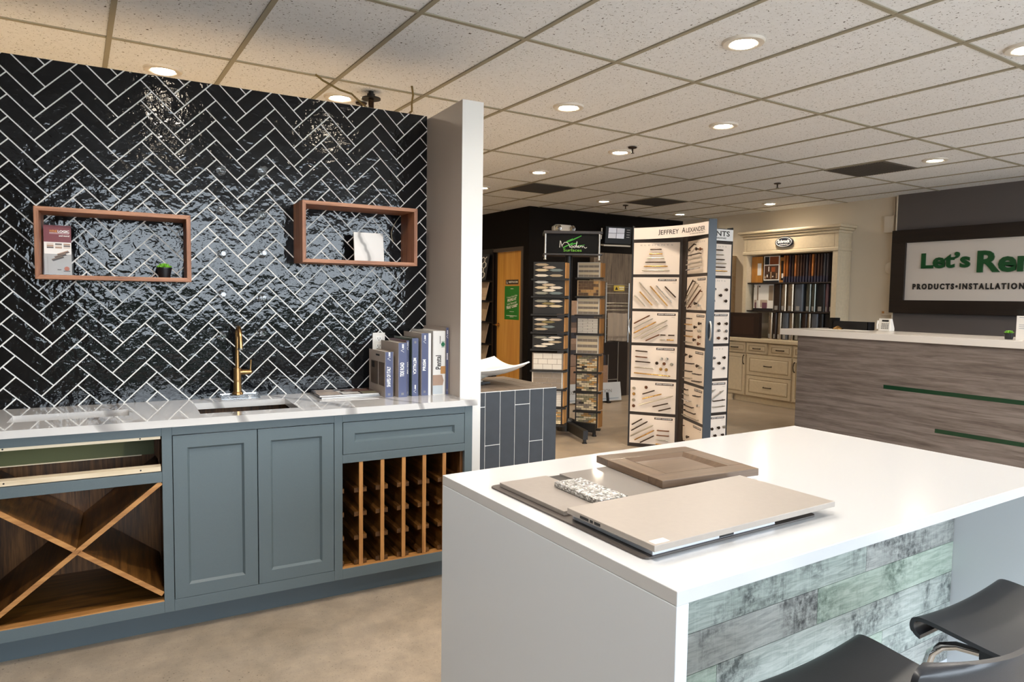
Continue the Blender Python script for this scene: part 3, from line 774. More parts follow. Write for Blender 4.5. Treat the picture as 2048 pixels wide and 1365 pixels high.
# ------------------------------------------------------------------ counter stools
prof = [(.383, .622), (.394, .624), (.401, .634), (.398, .646), (.384, .653), (.35, .652), (.29, .645), (.21, .637), (.13, .634), (.07, .640), (.030, .660), (.010, .695), (.002, .74), (0, .80), (-.004, .85), (-.006, .872)]
_pp = []
for _i in range(len(prof) - 1):
    _a, _b, _c, _d = [prof[max(0, min(len(prof) - 1, _i + _k))] for _k in (-1, 0, 1, 2)]
    for _k in range(4):
        _t = _k / 4
        _pp.append(tuple(.5 * (2 * _b[q] + (_c[q] - _a[q]) * _t + (2 * _a[q] - 5 * _b[q] + 4 * _c[q] - _d[q]) * _t ** 2 + (3 * _b[q] - _a[q] - 3 * _c[q] + _d[q]) * _t ** 3) for q in (0, 1)))
prof = _pp + [prof[-1]]
def stool(x, y, label):
    t = thing('counter_stool', label, 'stool', (x, y, 0), 0, 'black counter stools at the island')
    n = len(prof)
    def fn(u, v):
        f = v * (n - 1); i = min(int(f), n - 2); r = f - i
        py = prof[i][0] * (1 - r) + prof[i + 1][0] * r; pz = prof[i][1] * (1 - r) + prof[i + 1][1] * r
        ty = prof[i + 1][0] - prof[i][0]; tz = prof[i + 1][1] - prof[i][1]
        s = u * 2 - 1
        back = max(0, min(1, (v - .58) / .25))
        hw = .222 - .012 * back
        if v > .93: hw -= .03 * ((v - .93) / .07) ** 2
        if v < .1: hw -= .004
        q = s * s
        return (s * hw, py + back * .060 * q, pz + (1 - back) * .014 * q * min(1, v * 5)), (0, -tz, ty) if True else None
    MB().sheet(fn, 14, 60, .010).build('seat_shell', m_shell, t, smooth=True)
    for sx in (-1, 1):
        for nm, yy, yf in (('leg', .325, .392), ('leg', .085, -.02)):
            MB().tube([(sx * .13, .22, .612), (sx * .165, yy, .612), (sx * .186, yy + (yf - yy) * .35, .606), (sx * .198, yy + (yf - yy) * .6, .585), (sx * .203, yy + (yf - yy) * .75, .54), (sx * .222, yf, .012)], .0105, 10).build(nm, m_chrome, t, smooth=True)
            MB().lathe([(0, 0), (.012, 0), (.013, .014), (.010, .018), (0, .018)], (sx * .222, yf, 0), seg=12).build('foot_glide', m_blkplastic, t, smooth=True)
        MB().obox((sx * .15, .26, .614), (.012, 0, 0), (0, .018, 0), (0, 0, .016)).build('mounting_block', m_blkplastic, t, bevel=.003)
    MB().tube([(-.214, .388, .20), (.214, .388, .20)], .008, 8).build('footrest', m_chrome, t, smooth=True)
    return t
stool(1.283, .472, 'black moulded stool with its low back in view, nearest the island corner')
stool(1.930, .452, 'black moulded stool whose seat shows against the white island leg')

# ------------------------------------------------------------------ tiled vanity with vessel sink
van = thing('tiled_vanity', 'dark slate tiled vanity block behind the white wing wall', 'vanity', (1.78, 3.76, 0))
VW, VD, VZ = .976, .70, .830
vb = MB().box(0.003, VW - .003, .003, VD, 0, VZ - .003, 1)
vj = [-.30, -.01, .104, .216, .300 + .0, .416, .528, .641, .757, .866, VW]
hj = {0: [.62, .2], 1: [.55], 2: [.732, .28], 3: [.28], 4: [.481], 5: [.35], 6: [], 7: [.730], 8: [.477], 9: []}
vj = [0, .078, .190, .302, .416, .528, .641, .757, .866, VW]
hj = [[.62], [.40], [.70], [.732], [.481], [.10], [.730], [.477], [.08]]
for i in range(len(vj) - 1):
    zz = [0] + sorted(hj[i]) + [VZ - .004]
    for k in range(len(zz) - 1):
        vb.box(vj[i] + .0025, vj[i + 1] - .0025, 0, .004, zz[k] + .0025, zz[k + 1] - .0025, 0)
    for k in range(3):
        vb.box(vj[i] + .0025, vj[i + 1] - .0025, .004 + k * .23, .229 + k * .23, VZ - .004, VZ, 2)
vb.build('tiled_block', [m_slate, m_grout, m_slatetop], van)
t = thing('vessel_sink', 'white vessel sink with upswept corners on the tiled vanity', 'sink', (2.27, 4.16, .8302))
def bowl(u, v):
    x, y = u * 2 - 1, v * 2 - 1
    r2 = max(abs(x), abs(y)); c = (x * y) ** 2
    zz = .052 + .062 * r2 ** 2.2 + .045 * c
    return (x * .37, y * .235, zz), (-x * .5, -y * .5, 1)
MB().sheet(bowl, 20, 16, .010).build('basin', m_ceramic, t, smooth=True)
MB().lathe([(0, .022), (.12, .022), (.10, .030), (.16, .060), (.10, .058), (0, .055)], seg=28).build('underside', m_ceramic, t, smooth=True)
MB().box(-.13, .13, -.115, .115, .008, .022).box(-.10, .10, -.10, .10, 0, .008).build('black_stand', m_black, t, bevel=.002)

# ------------------------------------------------------------------ restroom door and its signs
dr = struct(thing('door_1', 'maple veneer restroom door in a dark frame', 'door', (5.39, 9.14, 0), -PI / 2))
MB().box(0, .048, -.02, .10, 0, 2.155).box(.896, .942, -.02, .10, 0, 2.155).box(.048, .896, -.02, .10, 2.105, 2.155).build('door_frame', M('bronze_door_frame', '#4a413b', .45), dr, bevel=.002)
MB().box(.05, .894, .035, .078, .008, 2.103).build('door_leaf', m_maple, dr)
MB().box(.05, .172, .030, .036, 0, 2.103).build('frame_stop', m_frame, dr)
hd = MB().lathe([(0, 0), (.03, 0), (.03, .006), (.012, .010), (.012, .05), (0, .05)], (.225, .035, 1.015), (0, -1, 0), 18)
hd.tube([(.225, -.012, 1.015), (.20, -.016, 1.015), (.115, -.016, 1.012)], [.009, .009, .007], 10)
hd.build('door_handle', m_brass, dr, smooth=True)
def on_door(name, label, cat, y0, y1, z0, z1, m):
    t = thing(name, label, cat, (5.39 + .0345, y0, z0), -PI / 2)
    MB().box(0, y0 - y1, -.0006, .0004, 0, z1 - z0).build('panel', m, t)
    return t, y0 - y1, z1 - z0
t, w, h = on_door('restroom_sign', 'small brown RESTROOM sign with wheelchair symbol on the door', 'sign', 8.728, 8.381, 1.622, 1.690, M('sign_brown', '#33241b', .4))
x = MB(); put_text(x, 'RESTROOM', .085, w - .02, h * .30, h * .70, -.0012, 0, .03)
x.tube([(.030, -.001, h * .80), (.032, -.001, h * .5), (.046, -.001, h * .45), (.054, -.001, h * .2)], .0028, 6)
x.lathe([(0, 0), (.0048, 0), (.0048, .0005), (0, .0005)], (.030, -.001, h * .90), (0, -1, 0), 12)
pts = [(.035 + .014 * math.cos(R(a)), -.001, h * .33 + .014 * math.sin(R(a))) for a in range(110, 371, 20)]
x.tube(pts, .0022, 6); x.build('lettering', m_txtw, t)
t, w, h = on_door('poster', 'green poster with slanted white quote on the restroom door', 'poster', 8.752, 8.358, 1.105, 1.598, M('poster_green', '#1f7d24', .45))
x = MB()
wp = lambda X, Y, Z: (X, Y, Z + (X - w / 2) * .16)
put_text(x, '"I have lived the', .06, w - .05, h * .66, h * .715, -.0012, 0, .01, warp=wp)
put_text(x, 'PEOPLE AT', .08, w - .07, h * .555, h * .64, -.0012, 0, .05, warp=wp)
put_text(x, "Let's Remodel", .07, w - .07, h * .46, h * .525, -.0012, 0, .01, warp=wp)
put_text(x, 'TRULY CARE!"', .05, w - .04, h * .345, h * .435, -.0012, 0, .05, warp=wp)
x.box(.16, .24, -.0012, -.0008, h * .91, h * .925).box(.14, .26, -.0012, -.0008, h * .235, h * .245).box(.05, w - .05, -.0012, -.0008, h * .11, h * .125).box(.15, .25, -.0012, -.0008, h * .075, h * .088)
x.build('lettering', m_txtw, t)

# tile rack left of the door
t = thing('tile_rack', 'tall black rack of slanted tile samples left of the restroom door', 'rack', (5.36, 9.75, 0), -PI / 2)
MB().box(.0, .74, 0, .028, 0, 2.16).build('back_board', m_black, t)
rk = [m_slate, wood('tile_wood_a', '#b39a80', '#d2bca3', 'x', 1, .5), wood('tile_wood_b', '#a08a6c', '#bba58a', 'z', 1, .5), wood('tile_wood_c', '#82705f', '#a69583', 'z', 1, .5), wood('tile_wood_d', '#9b8a74', '#b3a38d', 'z', 1, .5)]
for k, (z0, z1_) in enumerate(((1.69, 2.08), (1.385, 1.665), (1.07, 1.35), (.735, 1.03), (.44, .71), (.12, .40))):
    s_ = MB().box(.30, .74, -.16, 0, z0 - .035, z0 - .015).build('ledge', m_black, t)
    pn = MB().obox((.51, -.07, (z0 + z1_) / 2), (.20, 0, 0), (0, .006, 0), (0, .035, (z1_ - z0) / 2)).build('tile_panel', rk[min(k, 4)], t)
    if k == 0:
        hx = MB(); a_ = .062
        def P(x_, z_):
            f_ = (z_ - (z0 + z1_) / 2) / ((z1_ - z0) / 2)
            return (x_, -.07 + .035 * f_ - .0075, z_)
        for i in range(4):
            for j in range(6):
                cx, cz = .335 + i * .11 + (j % 2) * .055, z0 + .0 + j * .075
                vv = [(cx + .052 * math.sin(R(q_)), cz + a_ * math.cos(R(q_)) * .8) for q_ in range(0, 360, 60)]
                for e in range(6):
                    p0, p1 = vv[e], vv[(e + 1) % 6]
                    if min(p0[0], p1[0]) > .312 and max(p0[0], p1[0]) < .708 and min(p0[1], p1[1]) > z0 and max(p0[1], p1[1]) < z1_:
                        hx.tube([P(*p0), P(*p1)], .004, 4)
        hx.build('hexagon_grout', m_txtw, pn)
# emergency light and monitor on the charcoal wall
t = thing('mounted_emergency_light', 'white twin-lamp emergency light on the charcoal wall', 'light fixture', (5.945, 8.068, 2.425))
MB().prism([(-.18, -.03), (-.12, -.052), (.12, -.052), (.18, -.03), (.18, .02), (.12, .055), (-.12, .055), (-.18, .02)], 'xz', -.07, 0).build('housing', m_ceramic, t, bevel=.012)
for s in (-1, 1):
    MB().lathe([(0, 0), (.045, 0), (.052, .03), (.048, .034), (0, .022)], (s * .125, -.07, 0), (0, -1, -.15), 20).build('lamp_head', m_chrome, t, smooth=True)
t = thing('security_monitor', 'small wall-mounted security monitor showing four grey camera views', 'monitor', (6.76, 7.78, 2.235), rot=(R(8), 0, R(-14)))
MB().box(-.21, .21, 0, .06, 0, .25).build('housing', m_blkplastic, t, bevel=.004)
MB().box(-.17, .10, -.002, .001, .075, .235, 0).build('screen', M('screen_black', '#15161a', .2), t)
x = MB()
for i in range(2):
    for j in range(2): x.box(-.165 + i * .132, -.040 + i * .132, -.003, -.001, .08 + j * .077, .152 + j * .077, (i + j) % 2)
x.build('camera_view', [m_emit('lit_view_a', (.45, .5, .68, 1), .16), m_emit('lit_view_b', (.55, .58, .72, 1), .24)], t)
x = MB()
for j in range(4): x.box(.13, .18, -.003, 0, .10 + j * .035, .106 + j * .035)
x.build('menu_text', m_txtw, t)
MB().box(-.23, .20, -.02, .09, -.035, -.015).build('shelf_plate', m_wtrim, t)
MB().box(-.03, .03, .06, .29, .08, .13).build('wall_bracket', m_black, t)
MB().box(-.28, -.265, .0, .012, .06, .22).build('side_lamp', m_wtrim, t)

# ------------------------------------------------------------------ mosaic spinner display
SPZ = math.atan2(-.536, .844)
sp = thing('mosaic_display_stand', 'tall black spinner stand of mosaic sheets topped by a Modern Surfaces box', 'display stand', (4.361, 5.781, 0), SPZ)
b_ = MB()
for dx, dy in ((.157, -.50), (.30, -.12), (-.157, .50), (-.30, .12)):
    b_.beam((0, 0, .10), (dx, dy, .085), .05, .09)
    b_.cyl((dx * .96, dy * .96, .0), (dx * .96, dy * .96, .05), .018, 12).lathe([(0, 0), (.026, 0), (.026, .008), (0, .01)], (dx * .96, dy * .96, 0), seg=12)
b_.lathe([(0, .04), (.10, .04), (.10, .15), (.05, .17), (0, .17)], seg=20).build('base', m_black, sp)
MB().cyl((0, 0, .15), (0, 0, 1.90), .038, 16).build('pole', m_black, sp, smooth=True)
hb = MB().box(-.244, .306, -.12, .12, 1.885, 2.085).build('header_box', M('header_black', '#100f10', .7, spec=.2), sp)
for a, b in ((2.085, 2.115), (1.868, 1.886)): MB().box(-.27, .33, -.15, .15, a, b).build('header_plate', m_frame, sp, bevel=.003)
for sx in (-.252, .298):
    MB().cyl((sx, -.135, 1.886), (sx, -.135, 2.085), .011, 12).lathe([(0, 0), (.016, 0), (.012, -.03), (.018, -.045), (0, -.05)], (sx, -.13, 1.868), seg=12).build('header_post', m_silver, sp, smooth=True)
x = MB()
hpx = lambda X, Y, d=0: (-.244 + (X - 135) * .000887, -.1215 - d, 1.885 + (465 - Y) * .000755)
for st in ([(291, 382), (294, 340), (297, 290), (303, 300), (312, 345), (319, 378), (323, 345), (345, 314), (375, 312), (395, 335), (410, 380)], [(418, 368), (426, 358), (440, 360), (442, 376), (430, 384), (420, 380), (418, 368)],
           [(474, 362), (460, 358), (450, 370), (456, 383), (470, 380), (480, 350), (490, 298), (484, 345), (484, 380)], [(494, 374), (512, 366), (508, 357), (497, 362), (497, 378), (518, 380)], [(524, 382), (528, 358), (532, 364), (546, 358)], [(550, 382), (554, 360), (566, 360), (573, 378), (588, 388), (604, 377)]):
    x.tube([hpx(*q, .001) for q in st], .0034, 6, 0)
A_, B_ = hpx(335, 436), hpx(545, 396)
put_text(x, 'Surfaces', A_[0], B_[0], A_[2], B_[2], -.1212, 1, .005)
for q in ((450, 272, 540, 222, 9), (372, 302, 442, 262, 8), (365, 312, 455, 272, 9), (330, 386, 440, 318, 9), (405, 346, 500, 318, 10), (500, 356, 580, 343, 4)):
    P0, P1_ = Vector(hpx(q[0], q[1])), Vector(hpx(q[2], q[3])); dd = Vector((0, 0, q[4] * .000755))
    x.face([P0 - dd, P1_ - dd * .6, P1_ + dd * .6, P0 + dd], 2)
x.build('lettering', [m_txtw, M('lime_glow_print', '#6fb32e', .5, Emission_Color=lin('#6fb32e'), Emission_Strength=.15), M('leaf_green_print', '#3fae2a', .5)], sp)  # lime word is given a faint glow, though it is no lamp
cols_l = ['#c9b59b', '#a8967c', '#d8cdbd', '#6f7a7a', '#8f8d80', '#b39f8a', '#7d7048', '#d3d0c8', '#4f4a44', '#c4b394']
mos = [M('mosaic_%d' % i, c, .25) for i, c in enumerate(cols_l)]
mos2 = [M('mosaic_w', '#cfc9c0', .2), M('mosaic_grey', '#84786c', .2), M('mosaic_brown', '#5a3f2a', .2), M('mosaic_gold', '#b48a55', .2), M('mosaic_cream', '#d8c6a4', .2), M('mosaic_sage', '#8d866a', .2)]
def picket(mb, x0, x1, z0, z1, rows, mats_n, seed):
    rr = random.Random(seed); L = (x1 - x0) / 2; hgt = (z1 - z0) / rows
    for r_ in range(rows):
        off = 0 if r_ % 2 == 0 else L / 2
        for k in range(-1, 3):
            a = x0 + off + k * L; b = a + L
            if rr.random() < .22 or a < x0 - .001 or b > x1 + .001: continue
            zc = z0 + (r_ + .5) * hgt; e = hgt * .46
            mb.prism([(a, zc), (a + L * .25, zc - e), (b - L * .25, zc - e), (b, zc), (b - L * .25, zc + e), (a + L * .25, zc + e)], 'xz', -.011, -.004, 1 + rr.randrange(mats_n))
def bricks(mb, x0, x1, z0, z1, rows, n, cols, seed, p=1.0, stag=True):
    rr = random.Random(seed); hgt = (z1 - z0) / rows; L = (x1 - x0) / n
    for r_ in range(rows):
        off = (L * .5 * (r_ % 2)) if stag else 0
        for k in range(-1, n + 1):
            a, b = max(x0, x0 + off + k * L), min(x1, x0 + off + (k + 1) * L)
            if b - a < .012 or rr.random() > p: continue
            mb.box(a + .0015, b - .0015, -.011, -.004, z0 + r_ * hgt + .0015, z0 + (r_ + 1) * hgt - .0015, 1 + cols[rr.randrange(len(cols))])
def panel(cx, cy, w, z0, z1, rot, kind, seed, side):
    """a framed mosaic sheet facing roughly the camera"""
    mb = MB(); hw = w / 2
    mb.box(-hw - .012, hw + .012, -.004, .006, z0 - .004, z1 + .006, 0)
    if kind == 'picket': picket(mb, -hw, hw, z0 + .012, z1 - .008, 5, len(mos), seed); ms = [m_black] + mos
    elif kind == 'band':
        hgt = (z1 - z0) / 6
        for r_ in range(6):
            if r_ % 2 == 0: bricks(mb, -hw, hw, z0 + r_ * hgt, z0 + (r_ + 1) * hgt, 1, 4, [1], seed, 1, False)
            else: bricks(mb, -hw, hw, z0 + r_ * hgt, z0 + (r_ + 1) * hgt, 2, 1, [4], seed, 1, False)
        ms = [mos2[0]] + mos2
    elif kind == 'gold': bricks(mb, -hw, hw, z0, z1, 5, 4, [2, 2, 3, 2], seed); ms = [M('mosaic_gold_grout', '#c2a67e', .4)] + mos2
    elif kind == 'lines': bricks(mb, -hw, hw, z0, z1, 9, 2, [0], seed); ms = [m_frame] + mos2
    elif kind == 'basket': bricks(mb, -hw, hw, z0, z1, 3, 3, [0], seed); ms = [mos2[1]] + mos2
    elif kind == 'basket2': bricks(mb, -hw, hw, z0, z1, 3, 3, [1], seed); ms = [mos2[0]] + mos2
    else: bricks(mb, -hw, hw, z0, z1, 9, 4, [3, 4, 5, 4, 1], seed, .88); ms = [m_frame] + mos2
    o = mb.build('mosaic_panel', ms, sp); o.location = (cx, cy, 0); o.rotation_euler = (0, 0, rot)
    e = MB().box(-hw - .03, hw + .05, -.05, .01, z0 - .022, z0 - .006).build('panel_rail', m_black, o)
    e = MB().obox((hw + .035, .045, (z0 + z1) / 2), (.005, 0, 0), (.014, .05, 0), (0, 0, (z1 - z0) / 2)).build('hardboard_edge', m_tan, o)
Lr = [(1.630, 1.786), (1.454, 1.611), (1.273, 1.420), (1.091, 1.233), (.919, 1.051), (.705, .869), (.515, .675), (.33, .49), (.15, .31)]
kl = ['picket'] * 5 + ['basket', 'basket2', 'lines', 'mix']
for k, (a, b) in enumerate(Lr): panel(-.215, -.24, .29, a, b, R(-7), kl[k], 20 + k, -1)
Rr = [(1.656, 1.805), (1.461, 1.616), (1.265, 1.426), (1.063, 1.219), (.85, 1.034), (.658, .826), (.449, .639), (.245, .44), (.06, .235)]
kr = ['band', 'gold', 'band', 'lines', 'band', 'mix', 'mix', 'mix', 'mix']
for k, (a, b) in enumerate(Rr): panel(.222, .09 - .006 * max(0, k - 4), .215, a, b, R(-14), kr[k], 50 + k, 1)

# ------------------------------------------------------------------ cabinet hardware tower (three wings)
tw_ = thing('hardware_display_tower', 'three-winged display tower of cabinet pulls headed JEFFREY ALEXANDER', 'display stand', (4.868 + .003, 4.604, 0), SPZ)
MB().lathe([(0, 0), (.28, 0), (.28, .02), (.06, .03), (.06, 2.10), (0, 2.10)], seg=24).build('hub', m_frame, tw_)
BZ = [(1.668, 1.968), (1.340, 1.640), (1.014, 1.314), (.676, .986), (.343, .648), (.036, .313)]
fin = {'b': m_gold, 'n': m_nickel, 'k': m_bronze, 'c': m_chrome, 'p': M('copper_brown', '#6b4630', .35, .7)}
L1 = [
 [('p', .37, .22, .62, .22, 'k'), ('p', .35, .36, .64, .36, 'b'), ('p', .31, .49, .68, .49, 'n'), ('p', .27, .62, .71, .62, 'k'), ('p', .24, .75, .76, .75, 'b'), ('p', .20, .88, .80, .88, 'n')],
 [('p', .05, .57, .30, .92, 'n'), ('p', .16, .45, .45, .89, 'b'), ('p', .15, .16, .59, .86, 'n'), ('p', .39, .28, .78, .90, 'b'), ('p', .52, .26, .87, .79, 'c'), ('p', .71, .29, .95, .63, 'k')],
 [('p', .05, .39, .40, .12, 'p'), ('p', .05, .54, .47, .22, 'c'), ('p', .05, .70, .54, .32, 'b'), ('p', .05, .86, .78, .26, 'n'), ('p', .21, .87, .79, .41, 'n'), ('p', .32, .93, .62, .72, 'p'), ('p', .64, .73, .75, .73, 'k'), ('p', .81, .73, .94, .73, 'k'), ('p', .64, .88, .75, .88, 'n'), ('p', .78, .88, .93, .88, 'b')],
 [('p', .10, .16, .37, .18, 'k'), ('p', .10, .34, .37, .36, 'p'), ('p', .10, .49, .44, .51, 'k'), ('p', .09, .67, .51, .69, 'n'), ('p', .08, .85, .88, .90, 'b'), ('k', .68, .38, 'c'), ('k', .80, .38, 'c'), ('k', .58, .52, 'k'), ('k', .74, .53, 'p'), ('k', .90, .54, 'n'), ('k', .67, .70, 'b'), ('k', .79, .71, 'b')],
 [('p', .28, .42, .55, .28, 'k'), ('p', .28, .57, .70, .38, 'b'), ('p', .20, .78, .95, .42, 'n'), ('p', .51, .80, .85, .66, 'k'), ('p', .64, .92, .91, .80, 'k'), ('k', .09, .25, 'n'), ('k', .09, .43, 'b'), ('k', .09, .62, 'n'), ('k', .09, .81, 'p'), ('k', .36, .20, 'p')],
 [('p', .06, .35, .29, .12, 'k'), ('p', .05, .56, .41, .20, 'k'), ('p', .04, .76, .54, .31, 'n'), ('p', .13, .88, .56, .49, 'b'), ('p', .25, .96, .56, .68, 'k'), ('p', .62, .48, .89, .48, 'p'), ('p', .61, .65, .89, .65, 'p'), ('p', .61, .81, .88, .81, 'n'), ('p', .60, .96, .87, .96, 'b')]]
def mir(items):
    return [(i[0], 1 - i[1], i[2], 1 - i[3], i[4], i[5]) if i[0] == 'p' else (i[0], 1 - i[1], i[2], i[3]) for i in items]
L2 = [
 [('p', .10, .30, .45, .12, 'k'), ('k', .55, .28, 'k'), ('k', .75, .30, 'p'), ('p', .15, .45, .75, .42, 'k'), ('p', .10, .58, .80, .56, 'n'), ('p', .05, .72, .80, .68, 'n'), ('p', .05, .88, .82, .84, 'c')],
 [('p', .05, .60, .45, .10, 'k'), ('p', .05, .75, .60, .15, 'n'), ('p', .08, .90, .75, .25, 'n'), ('p', .20, .95, .85, .40, 'p'), ('k', .55, .80, 'k'), ('k', .75, .86, 'c')],
 [('p', .05, .18, .35, .18, 'k'), ('p', .05, .36, .35, .36, 'b'), ('p', .05, .55, .40, .55, 'k'), ('p', .05, .72, .40, .72, 'b'), ('p', .05, .90, .42, .90, 'n'), ('k', .80, .30, 'k'), ('k', .58, .42, 'k'), ('k', .80, .52, 'n'), ('k', .80, .70, 'p'), ('k', .55, .80, 'k'), ('k', .78, .90, 'p')],
 [('k', .12, .20, 'k'), ('k', .38, .22, 'k'), ('p', .08, .45, .55, .42, 'k'), ('k', .75, .45, 'k'), ('k', .90, .47, 'n'), ('p', .06, .68, .45, .66, 'k'), ('p', .55, .70, .92, .68, 'k'), ('p', .05, .90, .45, .86, 'n'), ('p', .52, .92, .95, .88, 'k')],
 [('p', .05, .15, .25, .15, 'k'), ('p', .05, .30, .30, .30, 'n'), ('p', .05, .46, .45, .46, 'c'), ('p', .05, .62, .60, .62, 'k'), ('p', .05, .78, .72, .78, 'k'), ('p', .05, .93, .88, .93, 'n'), ('p', .60, .25, .92, .22, 'k'), ('k', .85, .50, 'c')],
 [('p', .08, .15, .14, .75, 'k'), ('k', .35, .50, 'k'), ('p', .35, .65, .70, .55, 'k'), ('k', .55, .80, 'n'), ('p', .60, .85, .88, .60, 'k'), ('k', .85, .80, 'k')]]
L3 = [
 [('p', .30, .20, .70, .20, 'k'), ('p', .30, .35, .72, .35, 'n'), ('p', .30, .50, .75, .50, 'k'), ('p', .28, .62, .80, .62, 'n'), ('p', .28, .74, .78, .74, 'k'), ('p', .28, .86, .84, .86, 'b')],
 [('k', .50, .35, 'c'), ('k', .85, .36, 'k'), ('k', .68, .54, 'k'), ('k', .48, .72, 'c'), ('k', .84, .72, 'k'), ('p', .15, .88, .40, .86, 'k')],
 [('p', .10, .20, .40, .50, 'k'), ('p', .10, .48, .40, .72, 'k'), ('p', .10, .70, .40, .92, 'k'), ('k', .66, .36, 'k'), ('k', .88, .36, 'k'), ('k', .66, .58, 'c'), ('k', .88, .60, 'c'), ('k', .66, .82, 'p'), ('k', .88, .84, 'k')],
 [('k', .55, .35, 'c'), ('k', .85, .35, 'k'), ('k', .70, .52, 'k'), ('k', .52, .68, 'c'), ('k', .84, .68, 'c'), ('p', .12, .55, .35, .55, 'k'), ('p', .12, .85, .35, .85, 'k')],
 [('p', .10, .70, .60, .25, 'n'), ('p', .15, .85, .85, .30, 'n'), ('p', .55, .62, .90, .60, 'k'), ('p', .55, .82, .90, .80, 'n')],
 [('p', .12, .25, .35, .45, 'k'), ('k', .55, .45, 'k'), ('k', .75, .43, 'k'), ('k', .92, .42, 'n'), ('p', .10, .55, .40, .80, 'k'), ('k', .65, .70, 'k'), ('k', .88, .70, 'k'), ('p', .15, .80, .60, .95, 'k')]]
WL = .52
m_plate = M('plate_brown', '#3a2620', .5)
def wing(phi, boards, side, boardmat):
    """side=+1: boards on the face to the right-hand side when looking outward along the wing, else left"""
    c, s = math.cos(R(phi)), math.sin(R(phi))
    e = Vector((c, s, 0)); nrm = Vector((s, -c, 0)) * side
    if side > 0: ux = e        # face seen with the hub on its left
    else: ux = -e
    # build frame in local coords: X along ux from hub/outer, Y = -nrm
    M4 = Matrix((ux, -nrm, Vector((0, 0, 1)))).transposed().to_4x4()
    o = bpy.data.objects.new('wing', None)
    x0, x1 = (.05, WL) if side > 0 else (-WL, -.05)
    fr = MB().box(x0, x1, -.032, .032, .0, 2.115)
    w = fr.build('wing_frame', m_frame, tw_); w.matrix_local = M4
    xe = WL if side > 0 else -WL
    MB().box(xe - .004, xe + .004, -.036, .036, 0, 2.13).build('end_panel', m_navy, w)
    hz = 1.165; sgn = 1 if side > 0 else -1
    MB().tube([(xe + sgn * .004, 0, hz - .08), (xe + sgn * .022, 0, hz - .05), (xe + sgn * .028, 0, hz), (xe + sgn * .022, 0, hz + .05), (xe + sgn * .004, 0, hz + .08)], .009, 8).build('wing_handle', m_silver, w, smooth=True)
    bx0, bx1 = (.075, WL - .012) if side > 0 else (-WL + .012, -.075)
    for k, items in enumerate(boards):
        z0, z1 = BZ[k]
        bd = MB().box(bx0, bx1, -.036, -.031, z0, z1).build('sample_board', boardmat, tw_); bd.matrix_local = M4
        bd['label'] = 'white board mounted with cabinet pulls'
        bw, bh = bx1 - bx0, z1 - z0
        PX = lambda a: bx0 + a * bw
        PZ = lambda a: z1 - a * bh
        x = MB()
        if k == 0:
            put_text(x, 'E L E M E N T S', PX(.15), PX(.85), PZ(.10), PZ(.06), -.0366, 1)
            x.box(PX(.46), PX(.54), -.0366, -.036, PZ(.15), PZ(.145), 1)
        elif boards is not L3 or k in (2, 4, 5):
            q = [(PX(.55), PZ(.12)), (PX(.95), PZ(.12)), (PX(.95), PZ(.05)), (PX(.55), PZ(.05))]
            x.box(q[0][0], q[1][0], -.0366, -.036, q[0][1], q[2][1], 0)
            put_text(x, 'JEFFREY ALEXANDER', PX(.57), PX(.93), PZ(.105), PZ(.065), -.0370, 2, .02)
            x.box(PX(.86), PX(.94), -.0366, -.036, PZ(.18), PZ(.172), 1)
        else:
            put_text(x, 'E L E M E N T S', PX(.15), PX(.85), PZ(.10), PZ(.06), -.0366, 1)
        x.build('name_plate', [m_plate, m_txtg, m_txtw], bd)
        for it in items:
            if it[0] == 'p':
                p0 = Vector((PX(it[1]), -.036, PZ(it[2]))); p1 = Vector((PX(it[3]), -.036, PZ(it[4])))
                d = p1 - p0; out = Vector((0, -.024, 0))
                if d.length < .085: d = d * 1.05
                m = MB()
                a_, b_2 = p0 + d * .08, p1 - d * .08
                m.cyl(a_, a_ + out, .0045, 8); m.cyl(b_2, b_2 + out, .0045, 8)
                m.tube([p0 + out, p0 + out + d * .08, p0 + out + d * .5 - Vector((0, .003, 0)), p1 + out - d * .08, p1 + out], [.0045, .0062, .0058, .0062, .0045], 8)
                m.build('cabinet_pull', fin[it[5]], bd, smooth=True)
            else:
                m = MB().lathe([(0, 0), (.0075, 0), (.006, .010), (.013, .016), (.0155, .022), (.012, .028), (0, .030)], (PX(it[1]), -.036, PZ(it[2])), (0, -1, 0), 14)
                m.build('cabinet_knob', fin[it[3]], bd, smooth=True)
    return w
m_boardw2 = M('white_sample_board_cool', '#d9d6d4', .5)
wing(158, L1, -1, m_boardw); wing(278, L2, 1, m_boardw)
# the third wing shows the face between it and the second
wing(28, L3, 1, m_boardw)
# curved header between the first two wings, short header on the third
P1 = Vector((WL * math.cos(R(158)), WL * math.sin(R(158)))) + Vector((-.004, -.035)); P2 = Vector((WL * math.cos(R(278)), WL * math.sin(R(278)))) + Vector((-.038, .0))
PC = Vector((-.075, -.075))
def bez(t_): return P1 * (1 - t_) ** 2 + PC * 2 * t_ * (1 - t_) + P2 * t_ * t_
N = 24; arcl = [0]
for i in range(N): arcl.append(arcl[-1] + (bez((i + 1) / N) - bez(i / N)).length)
def at_len(s_):
    for i in range(N):
        if s_ <= arcl[i + 1] or i == N - 1:
            f = (s_ - arcl[i]) / (arcl[i + 1] - arcl[i]); t_ = (i + f) / N; break
    p = bez(t_); d = (bez(min(1, t_ + .01)) - bez(max(0, t_ - .01))).normalized()
    return p, Vector((d.y, -d.x))
LT = arcl[-1]
def hfn(u, v):
    p, n = at_len(u * LT); return (p.x, p.y, 2.000 + v * .108), (n.x, n.y, 0)
hd = MB().sheet(hfn, 24, 1, .006).build('header_sign', M('header_white', '#e3d8d2', .4), tw_, smooth=True)
x = MB()
def hw(X, Y, Z):
    p, n = at_len(X); q = p + n * .0042; return (q.x, q.y, Z)
